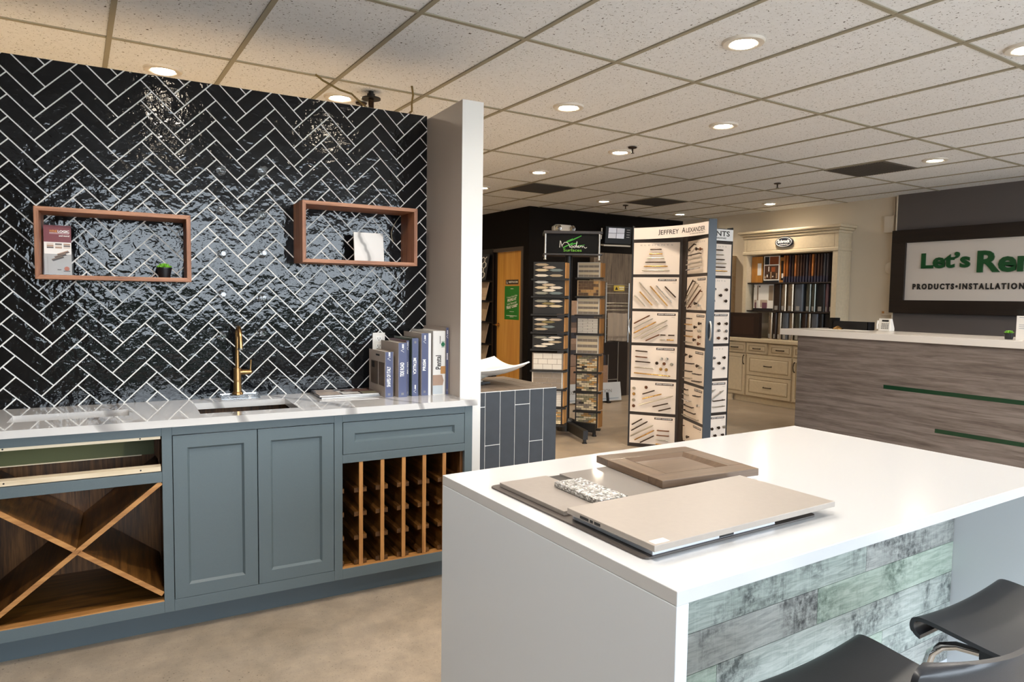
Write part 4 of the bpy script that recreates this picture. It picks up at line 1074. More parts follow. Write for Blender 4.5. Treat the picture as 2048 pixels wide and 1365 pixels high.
put_text(x, 'J', LT * .285, LT * .305, 2.030, 2.082, 0, 0, .012, warp=hw); put_text(x, 'EFFREY', LT * .315, LT * .545, 2.034, 2.076, 0, 0, .012, warp=hw)
put_text(x, 'A', LT * .585, LT * .635, 2.036, 2.084, 0, 0, .012, warp=hw); put_text(x, 'LEXANDER', LT * .645, LT * .945, 2.036, 2.076, 0, 0, .012, warp=hw)
put_text(x, 'by HARDWARE RESOURCES', LT * .70, LT * .94, 2.014, 2.026, 0, 0, .01, warp=hw)
x.build('lettering', m_txtk, tw_)
c, s = math.cos(R(28)), math.sin(R(28)); n3 = Vector((s, -c, 0))
def w3(X, Y, Z): return (c * X + n3.x * (.040 - Y), s * X + n3.y * (.040 - Y), Z)
x = MB()
q = [w3(.06, 0, 2.0), w3(WL, 0, 2.0), w3(WL, 0, 2.108), w3(.06, 0, 2.108)]; x.face(q, 0)
put_text(x, 'ELEMENTS', .03, WL - .045, 2.042, 2.092, -.001, 1, .02, warp=w3); put_text(x, 'DECORATIVE HARDWARE', .14, WL - .09, 2.016, 2.032, -.001, 1, .02, warp=w3)
x.build('header_sign', [M('header_cool_white', '#dcdcdc', .4), m_txtk], tw_)

# ------------------------------------------------------------------ towel-warmer display and floor samples
t = thing('tile_display_panel', 'dark streaked stone tile panel behind the towel warmer', 'panel', (6.62, 7.72, 0), R(-4))
MB().box(-.33, .60, 0, .10, .0, 2.09).build('tile_face', [wood('streaked_stone', '#3b322b', '#7a6c5e', 'z', 1.2, .5, bands=30)], t)
MB().box(-.30, .30, -.012, 0, .0, .80).build('lower_panel', m_frame, t)
for q in ((.118, .128, .02, .80), (-.06, -.05, .05, .62), (-.05, .118, .245, .255)): MB().box(q[0], q[1], -.02, 0, q[2], q[3]).build('metal_trim', m_silver, t)
t = thing('towel_warmer', 'chrome ladder towel warmer on the streaked tile panel', 'towel rack', (6.63, 7.62, 0), R(-4))
MB().cyl((-.19, 0, .80), (-.19, 0, 1.66), .010, 10).build('upright', m_silver, t); MB().cyl((.215, 0, .80), (.215, 0, 1.66), .010, 10).build('upright', m_silver, t)
for z in (1.63, 1.60, 1.51, 1.37, 1.325, 1.27, 1.15, 1.03, .92, .84):
    MB().cyl((-.19, 0, z), (.215, 0, z), .006, 8).build('rung', m_nickel, t)
for z in (.86, 1.58):
    MB().cyl((-.19, 0, z), (-.19, .082, z), .006, 8).build('wall_bracket', m_silver, t)
t = thing('hand_towel', 'beige grey towel hanging on the chrome towel warmer', 'towel', (6.635, 7.62, 0), R(-4))
def tow(u, v):
    x_ = -.175 + u * .345; fold = .008 * math.sin(u * 19) + .004 * math.sin(u * 41 + 1)
    return (x_, -.022 + fold * (1 - .4 * v), 1.225 - v * .40 + .006 * math.sin(u * 6)), (0, -1, .0)
MB().sheet(tow, 30, 8, .008).build('cloth', M('towel_cloth', '#a89a8b', .95, bump=.4, bscale=400), t, smooth=True)
for a, b in ((.885, .892), (.868, .878)): MB().box(-.172, .168, -.033, -.031, a, b).build('woven_band', M('towel_band', '#8b7d70', .95), t)
t = thing('warning_card', 'yellow and white warning card clipped high on the towel warmer', 'sign', (6.545, 7.605, 1.545), R(-4))
MB().box(0, .19, -.012, -.009, 0, .078).build('card', M('card_yellow', '#c9b04a', .5), t)
x = MB().face([(.02, -.0125, .015), (.075, -.0125, .015), (.0475, -.0125, .063)], 0).box(.095, .18, -.0125, -.012, .045, .06, 1).box(.10, .175, -.0125, -.012, .02, .03, 1)
x.build('warning_mark', [m_txtk, m_paper], t)
t = thing('flooring_sample_fan', 'stepped stack of brown and grey floor plank samples behind the spinner', 'sample board', (5.93, 7.46, 0), R(-4))
fc = ['#a5846c', '#8f7868', '#b3937a', '#6f5c50', '#9a8070', '#3b3a42', '#a88c78', '#7c6455']
fm = [wood('floor_plank_%d' % i, c, c, 'x', 1, .5) if False else M('floor_plank_%d' % i, c, .5, var=.12, vscale=30) for i, c in enumerate(fc)]
zs = [(.02, .50, .40), (.50, .66, .345), (.66, .72, .33), (.72, .80, .31), (.80, .88, .27), (.88, .96, .24), (.96, 1.03, .20), (1.03, 1.10, .19), (1.10, 1.20, .17), (1.20, 1.40, .15)]
for k, (a, b, xr_) in enumerate(zs):
    lean = .10 * a
    MB().box(-.40, xr_, lean - .004 * k, lean + .012 - .004 * k, a, b - .002).build('plank', fm[[0, 4, 5, 1, 6, 5, 4, 3, 5, 2][k]], t)
    if 0 < k < 9: MB().box(xr_, xr_ + .05, lean, lean + .012, a, b - .02).build('dark_chip', fm[5], t)
t = thing('collection_card', 'white LEGACY COLLECTION card on a black easel behind the spinner', 'sign', (5.93, 7.30, 0), R(-4))
MB().obox((0, .0, .15), (.50, 0, 0), (0, .004, 0), (0, .02, .125)).build('card', M('pale_card', '#c9cdd2', .45), t)
x = MB()
def cwp(X, Y, Z): return (X, -.008 + (Z - .15) * .16, Z)
put_text(x, 'LEGACY COLLECTION', -.40, .34, .14, .185, 0, 0, .005, warp=cwp)
x.box(-.45, .45, -.026, -.022, .055, .062, 1)
x.build('lettering', [m_txtg, M('pale_blue_print', '#8fa0b0', .5)], t)
for sx in (-.22, .26):
    MB().beam((sx, -.035, .0), (sx, -.012, .14), .035, .02).beam((sx, -.07, .012), (sx, .10, .012), .05, .024).build('easel', m_black, t)

# ------------------------------------------------------------------ cabinet hutch against the cream wall
HY = 6.79
hb_ = thing('base_cabinet', 'cream glazed base cabinet with black pulls at the far wall', 'cabinet', (8.0, HY, 0), -PI / 2)
HWD = 1.70
MB().box(0, HWD, .02, .385, .09, .855).build('carcass', m_cream, hb_)
MB().box(.03, HWD - .03, .06, .36, 0, .09).build('toe_kick', m_cream, hb_)
MB().box(-.015, HWD + .015, -.03, .388, .856, .905).build('countertop', m_cream, hb_, bevel=.006)
MB().prism([(.02, .0), (.15, .0), (.135, .03), (.15, .09), (.04, .09), (.06, .05)], 'xz', 0, .03).build('bracket_foot', m_cream, hb_)
def raised(name, x0, x1, z0, z1, fw_, pull, vertical=False):
    o = MB().box(x0, x1, 0, .02, z0, z1).build(name, m_cream, hb_, bevel=.003)
    g_ = MB(); a, b, c, d = x0 + fw_, x1 - fw_, z0 + fw_, z1 - fw_
    for (p, q_) in (((a, c), (b, c)), ((b, c), (b, d)), ((b, d), (a, d)), ((a, d), (a, c))):
        g_.beam((p[0], -.0005, p[1]), (q_[0], -.0005, q_[1]), .003, .007, up=(0, 1, 0) if p[0] != q_[0] else (0, 1, 0))
    for (p, q_) in (((x0 + .003, z0 + .003), (x1 - .003, z0 + .003)), ((x1 - .003, z0 + .003), (x1 - .003, z1 - .003))):
        g_.beam((p[0], -.0005, p[1]), (q_[0], -.0005, q_[1]), .002, .004, up=(0, 1, 0))
    g_.build('glaze_line', m_creamline, o)
    if b - a > .06 and d - c > .03:
        k_ = min(.018, (d - c) * .3)
        r_ = MB().raw([(a + .004, -.001, c + .004), (b - .004, -.001, c + .004), (b - .004, -.001, d - .004), (a + .004, -.001, d - .004), (a + k_, -.008, c + k_), (b - k_, -.008, c + k_), (b - k_, -.008, d - k_), (a + k_, -.008, d - k_)],
                      [(0, 1, 5, 4), (1, 2, 6, 5), (2, 3, 7, 6), (3, 0, 4, 7), (4, 5, 6, 7)])
        r_.build('raised_panel', m_cream, o)
    px, pz = pull
    if vertical: pth = [(px, -.002, pz - .065), (px, -.022, pz - .05), (px, -.032, pz), (px, -.022, pz + .05), (px, -.002, pz + .065)]
    else: pth = [(px - .06, -.006, pz), (px - .055, -.024, pz), (px, -.032, pz), (px + .055, -.024, pz), (px + .06, -.006, pz)]
    MB().tube(pth, [.009, .006, .0055, .006, .009], 8).build('pull', m_bronze, o, smooth=True)
raised('drawer', .008, .352, .694, .842, .035, (.17, .767)); raised('drawer', .378, .715, .694, .842, .035, (.548, .767)); raised('drawer', .752, 1.098, .690, .838, .035, (.925, .765))
raised('door', .010, .362, .096, .682, .05, (.335, .60), True); raised('drawer', .382, 1.103, .392, .680, .05, (.74, .535)); raised('drawer', .384, 1.104, .098, .386, .05, (.74, .24))
raised('drawer', 1.125, 1.47, .690, .838, .035, (1.30, .765)); raised('door', 1.125, 1.47, .098, .675, .05, (1.15, .56), True)
raised('drawer', 1.49, 1.69, .690, .838, .035, (1.59, .765)); raised('door', 1.49, 1.69, .098, .675, .05, (1.51, .56), True)

hu = thing('hutch_surround', 'cream hutch surround with crown moulding standing on the far base cabinet', 'hutch', (8.10, 6.60, 0), -PI / 2)
MB().box(0, .055, 0, .285, .9065, 2.07).build('post', m_cream, hu); MB().box(1.37, 1.44, 0, .285, .9065, 2.07).build('post', m_cream, hu)
MB().box(0, 1.44, 0, .285, 2.07, 2.32).build('frieze', m_cream, hu)
gl_ = MB()
for a, b in ((.045, .048), (1.385, 1.388)): gl_.box(a, b, -.001, 0, 2.10, 2.31)
gl_.box(.06, 1.38, -.001, 0, 2.128, 2.131).build('glaze_line', m_creamline, hu)
MB().box(-.012, 1.452, -.014, .286, 2.075, 2.12).build('lower_moulding', m_cream, hu, bevel=.008)
cr = [(0, 2.30), (-.015, 2.30), (-.02, 2.325), (-.04, 2.345), (-.06, 2.375), (-.075, 2.38), (-.075, 2.40), (0, 2.40)]
cm = MB()
cm.box(-.02, 1.46, -.02, .286, 2.30, 2.335).box(-.045, 1.485, -.045, .286, 2.335, 2.365).box(-.07, 1.51, -.07, .286, 2.365, 2.40)
cm.build('crown_moulding', m_cream, hu, bevel=.010)
for a, b in ((1.668, 1.686), (1.280, 1.297)): MB().box(.055, 1.37, .03, .283, a, b).build('shelf', m_frame, hu)
MB().box(.36, 1.37, .275, .284, .9065, 2.07).build('back_board', m_frame, hu)
os_ = thing('oval_sign', 'oval dark blue Schrock Cabinetry sign on the hutch frieze', 'sign', (8.0985, 5.928, 2.224), -PI / 2)
def oval(rx, rz, y0, y1): return MB().prism([(rx * math.cos(2 * PI * k / 36), rz * math.sin(2 * PI * k / 36)) for k in range(36)], 'xz', y0, y1)
oval(.135, .070, -.03, 0).build('plaque', M('plaque_navy', '#1b2130', .35), os_)
rg = MB(); rg.tube([(.118 * math.cos(2 * PI * k / 36), -.0308, .060 * math.sin(2 * PI * k / 36)) for k in range(37)], .004, 6)
x = put_text(rg, 'Schrock', -.095, .095, -.012, .034, -.0312, 0, .045); put_text(rg, 'CABINETRY', -.07, .07, -.040, -.026, -.0312, 0, .02)
rg.build('lettering', m_txtw, os_)

def hx(Y): return (8.0, Y)
def on_shelf(name, label, cat, Y0, Y1, z0, z1, x0, th, m, group=None, extra=None):
    t = thing(name, label, cat, (x0, Y0, z0), -PI / 2, group)
    MB().box(0, Y0 - Y1, 0, th, 0, z1 - z0).build('body', m, t, bevel=.002)
    if extra: extra(t, Y0 - Y1, z1 - z0, th)
    return t
m_orange = wood('honey_maple', '#a3692a', '#c48a42', 'z', 1., .35); m_espresso = M('espresso_door', '#2d211b', .35)
def ex_door(t, w, h, th):
    MB().box(.05, w - .05, -.001, .0, .06, h - .06).build('recessed_panel', m_orange, t)
    MB().box(w * .55, w - .02, -.002, 0, h * .28, h * .74).build('paper_tag', m_paper, t)
on_shelf('door_sample', 'honey orange door sample standing at the left on the hutch top shelf', 'door sample', 6.535, 6.352, 1.6865, 2.055, 8.20, .02, m_orange, None, ex_door)
def ex_pic(t, w, h, th):
    x = MB().box(.012, w * .34, -.001, 0, h * .68, h - .01, 0).box(w * .38, w - .012, -.001, 0, h * .68, h - .01, 1).box(.012, w - .012, -.001, 0, h * .12, h * .64, 2)
    for k in range(7): x.box(.02 + k * .03, .04 + k * .03, -.0015, 0, h * (.15 + .05 * (k % 3)), h * (.25 + .05 * (k % 4)), (3, 4, 0)[k % 3])
    x.box(w * .3, w * .36, -.0015, 0, h * .42, h * .6, 4).box(w * .5, w * .75, -.0015, 0, h * .40, h * .58, 1).box(.0, w, -.0016, 0, h * .0, h * .08, 0)
    x.build('printed_picture', [M('pic_dark', '#22252a', .3), M('pic_rust', '#8a4a28', .3), M('pic_brown', '#4a3428', .3), M('pic_tan', '#a58a6c', .3), M('pic_white', '#d8d4cc', .3)], t)
on_shelf('picture_board', 'kitchen photo board on the hutch top shelf beside the honey door sample', 'picture', 6.318, 6.068, 1.6865, 2.055, 8.185, .012, m_paper, None, ex_pic)
def ex_fr(t, w, h, th):
    MB().box(.018, w - .004, -.001, 0, .03, h * .86).build('inset', m_darkwood, t); MB().box(w * .5, w - .006, -.002, 0, h * .18, h * .36).build('paper_tag', m_paper, t)
on_shelf('door_sample', 'narrow maple edged door sample right of the kitchen photo board', 'door sample', 6.062, 5.998, 1.6865, 2.03, 8.19, .015, m_orange, None, ex_fr)
sc_ = ['#a8642c', '#a05c2a', '#3a2a30', '#35261f', '#a8683a', '#5c3e2c', '#4a342a', '#3f2d2a', '#3f3b42', '#4a2e26', '#b8743c', '#3d2a28', '#4e382e', '#40302c', '#4a4a50', '#3e3c44']
def ex_chip(t, w, h, th):
    MB().box(-.0006, w + .0006, -.0012, .02, 0, h * .22).build('label_end', m_gry2, t)
m_gry2 = M('indigo_label_end', '#3b3a4c', .4)
for k in range(16):
    y0 = 5.990 - k * .0425
    on_shelf('finish_sample', '%s finish sample from the left in the hutch upper row of door edges' % ORD[k], 'sample', y0, y0 - .021, 1.6865, 2.050, 8.17, .10, M('finish_%d' % k, sc_[k], .35), 'door edge finish samples in the hutch upper row', ex_chip)
def ex_bro(t, w, h, th):
    x = MB().box(0, w, -.001, 0, 0, .03, 0).box(w * .05, w * .12, -.001, 0, h * .88, h * .95, 0).box(w * .15, w * .62, -.001, 0, h * .12, h * .40, 1).box(w * .70, w - .004, -.001, 0, h * .38, h * .95, 2)
    x.box(w * .28, w * .6, -.0013, 0, h * .08, h * .30, 3); x.build('printed_picture', [m_txtk, M('bro_tan', '#b5a493', .4), M('bro_stone', '#9c8a78', .4), M('bro_plum', '#6f4a58', .4)], t)
on_shelf('brochure', 'white brochure at the far left of the hutch middle shelf', 'brochure', 6.487, 6.402, 1.2975, 1.665, 8.20, .01, m_paper, None, ex_bro)
on_shelf('brochure', 'wide white brochure with plum flowers on the hutch middle shelf', 'brochure', 6.398, 6.147, 1.2975, 1.665, 8.185, .01, m_paper, None, ex_bro)
m_tin = M('champagne_metallic', '#b5a48f', .25, .8); m_tin2 = M('sage_metallic', '#6f7068', .25, .8); m_gry = M('slate_binder', '#555a63', .35)
def binder(label, Y0, Y1, z0, z1, x0, th, m, group):
    t = thing('binder', label, 'binder', (x0, Y0, z0), -PI / 2, group)
    w, h = Y0 - Y1, z1 - z0; r = w / 2
    pl = [(w, th), (0, th)] + [(r - r * math.cos(PI * k / 12), min(r, .03) * (1 - math.sin(PI * k / 12))) for k in range(13)]
    MB().prism(pl, 'xy', 0, h).build('body', m, t, smooth=True)
    MB().box(w * .3, w * .7, -.0012, .004, h * .03, h * .19).build('spine_label', m_txtg, t)
bd2 = [(6.140, 6.020, m_espresso, 'dark binder with white edge'), (6.015, 5.935, m_tin, 'champagne metallic binder'), (5.912, 5.825, m_tin, 'wider champagne metallic binder'), (5.808, 5.680, m_gry, 'dark binder with grey panel'), (5.640, 5.560, m_tin2, 'sage metallic binder with lamp glint'), (5.555, 5.490, m_tin2, 'second sage metallic binder'), (5.482, 5.360, m_blkplastic, 'black binder'), (5.352, 5.310, M('mauve_binder', '#6b5058', .4), 'narrow mauve binder'), (5.302, 5.245, m_blkplastic, 'black binder at the far right')]
for y0, y1, m, lab in bd2:
    binder(lab + ' on the hutch middle shelf', y0, y1, 1.2975, 1.660, 8.16, .11, m, 'binders on the hutch middle shelf')
bd3 = [(6.20, 6.13, m_tin, 'champagne metallic binder at the left'), (6.115, 6.06, m_espresso, 'dark brown binder second from left'), (6.05, 5.985, m_tin, 'champagne binder third from left'), (5.975, 5.88, m_gry, 'slate binder'), (5.87, 5.80, m_tin, 'champagne binder beside the slate one'), (5.79, 5.69, m_tin2, 'wide sage metallic binder'), (5.68, 5.60, m_espresso, 'dark binder in the middle'), (5.59, 5.545, m_tin, 'slim champagne binder'), (5.535, 5.44, m_gry, 'second slate binder'), (5.43, 5.36, m_blkplastic, 'black binder'), (5.35, 5.25, m_blkplastic, 'wide black binder at the right')]
for y0, y1, m, lab in bd3:
    binder(lab + ' on the cream base cabinet top', y0, y1, .9065, 1.270, 8.15, .12, m, 'binders on the cream base cabinet')
t = thing('door_sample', 'espresso recessed panel door sample on the cream base cabinet', 'door sample', (8.06, 6.775, .9065), -PI / 2)
MB().box(0, .475, 0, .022, 0, .352).build('frame', m_espresso, t, bevel=.002)
MB().box(.055, .42, -.0012, .0, .05, .30).build('recessed_panel', M('espresso_panel', '#3a2a22', .3), t)
MB().box(.475, .505, .0, .06, 0, .358).build('side_stile', m_espresso, t)
t = thing('stone_tile_post', 'pale travertine tile post left of the cream hutch', 'sample post', (8.22, 7.09, 0), -PI / 2)
m_trav = M('travertine', '#b59f7e', .5, var=.15, vscale=12)
for k in range(7):
    MB().box(0, .12, 0, .168, k * .30, k * .30 + .297).build('stone_course', m_trav, t)

# ------------------------------------------------------------------ reception desk
rd = thing('reception_desk', 'grey oak reception desk with white top and green inlay strips', 'desk', (6.40, 4.707, 0), -PI / 2)
RL = 4.35
MB().box(0, RL, 0, .76, 1.075, 1.137).build('desk_top', M('desk_white_quartz', '#e2dcd6', .25), rd, bevel=.002)
MB().box(.190, RL - .02, .045, .075, 0, 1.075).build('front_panel', m_greywood, rd)
for a in (.190, RL - .045): MB().box(a, a + .025, .075, .70, 0, 1.075).build('end_panel', m_greywood, rd)
MB().box(1.122, RL - .02, .0435, .046, .619, .656).build('green_inlay', m_gstrip, rd)
MB().box(1.600, RL - .02, .0435, .046, .280, .317).build('green_inlay', m_gstrip, rd)
t = thing('desk_tray', 'black letter tray on the left end of the reception desk', 'tray', (7.02, 4.50, 1.1372), -PI / 2)
MB().box(0, .40, 0, .006, 0, .085).box(0, .40, .12, .126, 0, .085).box(0, .006, 0, .126, 0, .085).box(.394, .40, 0, .126, 0, .085).box(0, .40, 0, .126, 0, .004).build('tray_box', m_blkplastic, t)
MB().box(-.05, .03, .015, .09, .0, .12).build('pen_cup', m_black, t)
for k, (x0, y0, rz, lab) in enumerate(((6.76, 4.40, 12, 'white paper sheet at the left in front of the black tray'), (6.83, 4.17, -8, 'white paper sheet at the right in front of the black tray'))):
    o = MB().box(-.11, .11, -.14, .14, 0, .002).build('paper_sheet', m_paper); tag(o, lab, 'paper', 'papers on the reception desk', (x0, y0, 1.1374 + .0002 * k), R(rz))
o = MB().lathe([(0, 0), (.055, 0), (.05, .012), (.03, .022), (.012, .034), (0, .036)], seg=14).build('keychain_pile', m_gold, smooth=True); tag(o, 'small brassy trinket lying on the papers by the tray', 'trinket', None, (6.90, 4.36, 1.1396))
t = thing('desk_phone', 'white desk phone with dark display on the reception desk', 'phone', (7.06, 4.015, 1.1372), -PI / 2)
MB().prism([(0, 0), (.09, 0), (.09, .03), (.045, .128), (.012, .128)], 'yz', 0, .125).build('base', m_ceramic, t, bevel=.006)
nx = Vector((0, -.045, .10)).normalized()
MB().obox((.072, .009, .106), (.034, 0, 0), (0, .0035, 0), (0, .001, .009)).build('display', m_txtk, t)
x = MB()
for i in range(4):
    for j in range(4): x.box(.035 + i * .020, .048 + i * .020, -.002 + .0015 * j, .004 + .0015 * j, .022 + j * .016, .032 + j * .016)
x.build('keypad', m_txtg, t)
MB().tube([(-.012, .015, .02), (-.014, .008, .06), (-.010, .02, .105)], [.012, .009, .013], 10).build('handset', m_ceramic, t, smooth=True)
succulent((6.62, 2.645, 1.1372), 'small green succulent in a black pot on the reception desk', 1.15)
t = thing('sign_holder', 'upright white notice in an acrylic holder on the reception desk', 'sign', (6.545, 2.565, 1.1372), -PI / 2 + R(-4))
MB().box(0, .22, -.002, .002, 0, .20).build('notice', m_paper, t)
x = MB()
for k, z in enumerate((.185, .125, .11, .095)): x.box(.02, .20, -.0028, -.002, z, z + .003)
x.build('printed_lines', M('blue_grey_print', '#6f7f9a', .5), t)
MB().box(-.003, .223, .003, .005, 0, .205).build('acrylic_back', m_acrylic, t)
MB().box(.0, .035, .01, .02, .0, .235).box(-.012, .04, .008, .022, .235, .25).build('black_clip', m_black, t)

# sign on the grey wall
ws = thing('sign_board', "dark framed white sign reading Let's Remodel on the grey wall", 'sign', (8.229, 4.56, 1.312), -PI / 2)
SW, SH, FB = 2.56, .970, .163
MB().box(0, SW, 0, .06, 0, FB - .012).box(0, SW, 0, .06, SH - FB + .012, SH).box(0, FB, 0, .06, FB - .012, SH - FB + .012).box(SW - FB, SW, 0, .06, FB - .012, SH - FB + .012).build('frame', m_darkwood, ws, bevel=.002)
MB().box(FB - .005, SW - FB + .005, .030, .055, FB - .015, SH - FB + .015).build('sign_face', m_signface, ws)
x = MB()
put_text(x, "Let\u2019s", .341, .855, .513, .690, .030, 0, .032, ext=.05, depth=.018)
put_text(x, 'Remodel', .925, 2.18, .455, .690, .030, 0, .032, ext=.05, depth=.018)
x.build('green_lettering', m_gletter, ws)
x = MB(); put_text(x, 'PRODUCTS\u2022INSTALLATION', .253, 1.375, .275, .342, .030, 0, .045, ext=.05, depth=.008, space=1.45)
x.build('black_lettering', m_txtk, ws)
# small devices on the cream wall
def wallbox(name, label, cat, Y0, Y1, z0, z1, th, m, X=8.389):
    o = MB().box(0, Y0 - Y1, -th, 0, 0, z1 - z0).build(name, m, bevel=.004); return tag(o, label, cat, None, (X, Y0, z0), -PI / 2)
m_dev = M('cream_plastic', '#cfc4b3', .45)
wallbox('mounted_junction_box', 'cream junction box high beside the grey wall corner', 'box', 4.715, 4.600, 2.275, 2.475, .07, m_dev)
tag(MB().cyl((0, 0, 0), (0, 0, .222), .012, 10).build('conduit', m_dev), 'cream conduit rising from the junction box to the ceiling', 'pipe', None, (8.372, 4.625, 2.476))
t = wallbox('mounted_thermostat', 'cream thermostat below the sign corner', 'thermostat', 4.725, 4.575, 1.275, 1.335, .03, m_dev)
MB().box(.012, .04, -.032, -.029, .022, .05).build('display', m_tan, t)
o = MB().lathe([(0, 0), (.075, 0), (.07, .025), (.05, .04), (0, .045)], seg=24).build('mounted_alarm_bell', m_dev, smooth=True); o.rotation_euler = (0, -PI / 2, 0)
tag(o, 'round cream alarm device beside the sign frame', 'alarm', None, (8.389, 4.64, 1.85))

# ------------------------------------------------------------------ ceiling fixtures
LP = [(.462, 4.489, 'downlight nearest the left edge above the tiled wall'), (1.481, 4.437, 'downlight beside the pipe flange above the tiled wall'), (2.820, 2.345, 'largest downlight overhead, in front of the island'), (2.814, 3.765, 'downlight just right of the white wing wall top'),
      (4.028, 3.504, 'downlight between the largest one and the sprinkler'), (4.032, 4.639, 'downlight beside the nearer sprinkler head'), (4.013, 5.846, 'downlight in front of the left ceiling vent'), (4.046, 7.062, 'downlight touching the right edge of the wing wall'),
      (6.499, 3.251, 'downlight right of the large ceiling vent over the desk'), (5.877, 7.054, 'downlight left of the middle ceiling vent near the charcoal wall'), (7.723, 5.904, 'downlight in front of the cream hutch'), (7.649, 7.422, 'farthest downlight above the hardware tower')]
HID = [(.35, 2.15, 11), (.35, .75, 9), (1.50, 1.75, 6), (2.75, .65, 6), (.46, 5.8, -22), (1.48, 5.8, -22), (-.6, 4.6, -22), (-.6, 5.8, -22), (4.03, 1.6, 7), (5.3, 1.2, 7), (7.0, 1.2, 7), (4.0, 8.6, -6)]
def downlight(x, y, label, group='recessed ceiling downlights', en=None, col=None):
    t = thing('ceiling_downlight', label, 'downlight', (x, y, CZ), 0, group)
    MB().lathe([(.058, .03), (.061, -.002), (.074, -.009), (.098, -.006), (.104, .004), (.104, .02), (.058, .03)], seg=32).build('trim_ring', m_wtrim, t, smooth=True)
    MB().lathe([(0, -.002), (.060, -.002), (.0605, .004), (0, .004)], seg=28).build('lens', m_lens, t)
    ld = bpy.data.lights.new('lamp', 'AREA'); ld.shape = 'DISK'; ld.size = .11; ld.energy = en or LAMP; ld.color = col or LCOL; ld.spread = R(150)
    lo = bpy.data.objects.new('lamp', ld); COL.objects.link(lo); lo.parent = t; lo.location = (0, 0, -.012)
    lo.visible_camera = True
    return t
LAMP, LCOL = 7.0, (1., .91, .80)
for x, y, lab in LP: downlight(x, y, 'white ' + lab, en=LAMP if y < 3.6 and x < 5 else LAMP * .55, col=None if y < 4.2 and x < 5 else (1., .82, .62))
for k, (x, y, e) in enumerate(HID): downlight(x, y, 'white recessed downlight out of the picture', en=abs(e), col=(1., .74, .44) if e < 0 else (1., .92, .84))
def vent(cx, cy, label):
    t = thing('ceiling_vent', label, 'vent', (cx, cy, CZ), 0, 'square ceiling return vents')
    MB().box(-.295, .295, -.295, .295, -.001, .004).build('grille_plate', M('vent_grey', '#5f5850', .6), t)
    s_ = MB()
    for k in range(22): s_.box(-.27, .27, -.27 + k * .025, -.262 + k * .025, -.006, -.001)
    s_.build('grille_slats', M('vent_slat', '#4a443e', .6), t)
vent(4.617, 6.70, 'dark square ceiling vent at the left above the mosaic spinner'); vent(6.455, 6.70, 'dark square ceiling vent in front of the charcoal wall corner'); vent(6.47, 3.825, 'dark square ceiling vent at the right over the reception desk')
def sprinkler(x, y, label):
    t = thing('sprinkler_head', label, 'sprinkler', (x, y, CZ), 0, 'ceiling sprinkler heads')
    MB().lathe([(0, -.001), (.038, -.001), (.034, -.008), (.012, -.012), (0, -.012)], seg=20).build('escutcheon', m_bronze, t, smooth=True)
    MB().lathe([(0, -.012), (.008, -.012), (.006, -.045), (.016, -.047), (.016, -.05), (0, -.05)], seg=12).build('nozzle', m_bronze, t, smooth=True)
sprinkler(3.984, 4.427, 'bronze sprinkler head beside a downlight, nearest the wing wall'); sprinkler(6.446, 4.842, 'bronze sprinkler head alone in the far ceiling right of centre'); sprinkler(6.355, 7.173, 'small sprinkler head by the middle ceiling vent'); sprinkler(1.635, 4.47, 'bronze sprinkler head between downlight and pipe flange over the tiled wall')
t = thing('pipe_flange', 'black pipe flange with threaded pipe hanging above the tiled wall', 'pipe', (1.600, 4.20, 0))
MB().lathe([(0, 2.655), (.060, 2.655), (.060, 2.663), (.026, 2.667), (.024, 2.688), (0, 2.690)], seg=24).build('flange', m_black, t, smooth=True)
pr = [(0, 2.50)]
for k in range(26): pr += [(.0185, 2.50 + k * .006), (.0165, 2.503 + k * .006)]
pr += [(0, 2.656)]
MB().lathe(pr, seg=14).build('threaded_pipe', m_bronze, t, smooth=True)
MB().cyl((0, 0, 2.685), (0, 0, CZ + .004), .016, 12).build('ceiling_nipple', m_black, t)
m_wire = M('olive_wire', '#6b5c34', .6)
tag(MB().tube([(1.21, 4.06, CZ + .002), (1.25, 4.05, 2.672), (1.379, 4.133, 2.660), (1.47, 4.185, 2.664), (1.53, 4.25, 2.655), (1.60, 4.31, 2.640), (1.70, 4.40, 2.62)], .006, 8).build('loose_cable', m_wire, smooth=True), 'long olive cable drooping along the ceiling behind the pipe flange', 'cable')
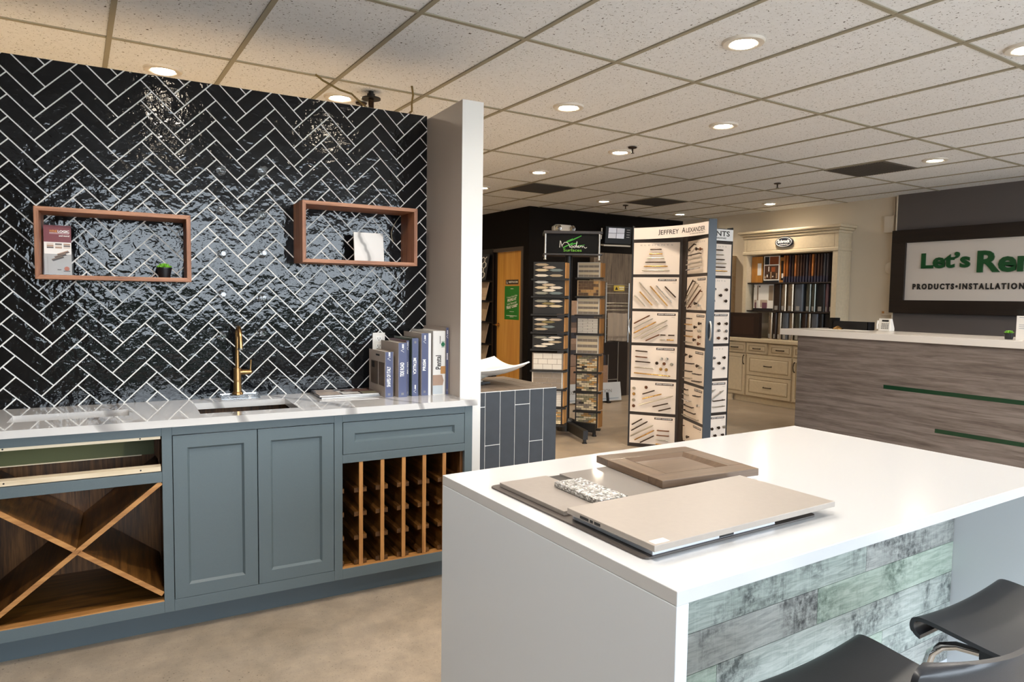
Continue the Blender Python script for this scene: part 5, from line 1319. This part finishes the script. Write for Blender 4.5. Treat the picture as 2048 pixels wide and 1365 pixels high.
tag(MB().tube([(1.765, 3.95, CZ + .002), (1.80, 4.01, 2.672), (1.845, 4.13, 2.655), (1.90, 4.25, 2.640), (1.90, 4.34, 2.63)], .006, 8).build('loose_cable', m_wire, smooth=True), 'short olive cable dangling left of the wing wall top', 'cable')

# ------------------------------------------------------------------ daylight, camera
w = bpy.data.worlds.new('sky'); SC.world = w; w.use_nodes = True
bg = w.node_tree.nodes['Background']; bg.inputs[0].default_value = (.80, .90, 1.0, 1); bg.inputs[1].default_value = 7.5
for a, b in wins:
    ld = bpy.data.lights.new('window_portal', 'AREA'); ld.shape = 'RECTANGLE'; ld.size = b - a; ld.size_y = WZ1 - WZ0; ld.cycles.is_portal = True
    lo = bpy.data.objects.new('window_portal', ld); COL.objects.link(lo); lo.location = ((a + b) / 2, WFY - .06, (WZ0 + WZ1) / 2); lo.rotation_euler = (R(90), 0, 0)

cam = bpy.data.cameras.new('camera'); co = bpy.data.objects.new('camera', cam); COL.objects.link(co)
cam.sensor_fit = 'HORIZONTAL'; cam.sensor_width = 36.0; cam.lens = 1379.95 / 2048 * 36.0; cam.clip_start = .02; cam.clip_end = 200
a_, b_, c_ = .56624, -.06302, .01382
fw = Vector((math.sin(a_) * math.cos(b_), math.cos(a_) * math.cos(b_), math.sin(b_)))
r0 = Vector((math.cos(a_), -math.sin(a_), 0)); u0 = r0.cross(fw)
rr = math.cos(c_) * r0 + math.sin(c_) * u0; uu = -math.sin(c_) * r0 + math.cos(c_) * u0
m4 = Matrix((rr, uu, -fw)).transposed().to_4x4(); m4.translation = (0, 0, 1.43)
co.matrix_world = m4
SC.camera = co

vs = SC.view_settings
vs.view_transform = 'Standard'; vs.look = 'None'; vs.gamma = 1.0; vs.use_curve_mapping = False; vs.exposure = 0.62
SC.cycles.use_denoising = True
SC.cycles.max_bounces = 8; SC.cycles.diffuse_bounces = 5; SC.cycles.glossy_bounces = 4; SC.cycles.transmission_bounces = 8
SC.cycles.sample_clamp_indirect = 8.0
SC.cycles.adaptive_threshold = 0.02
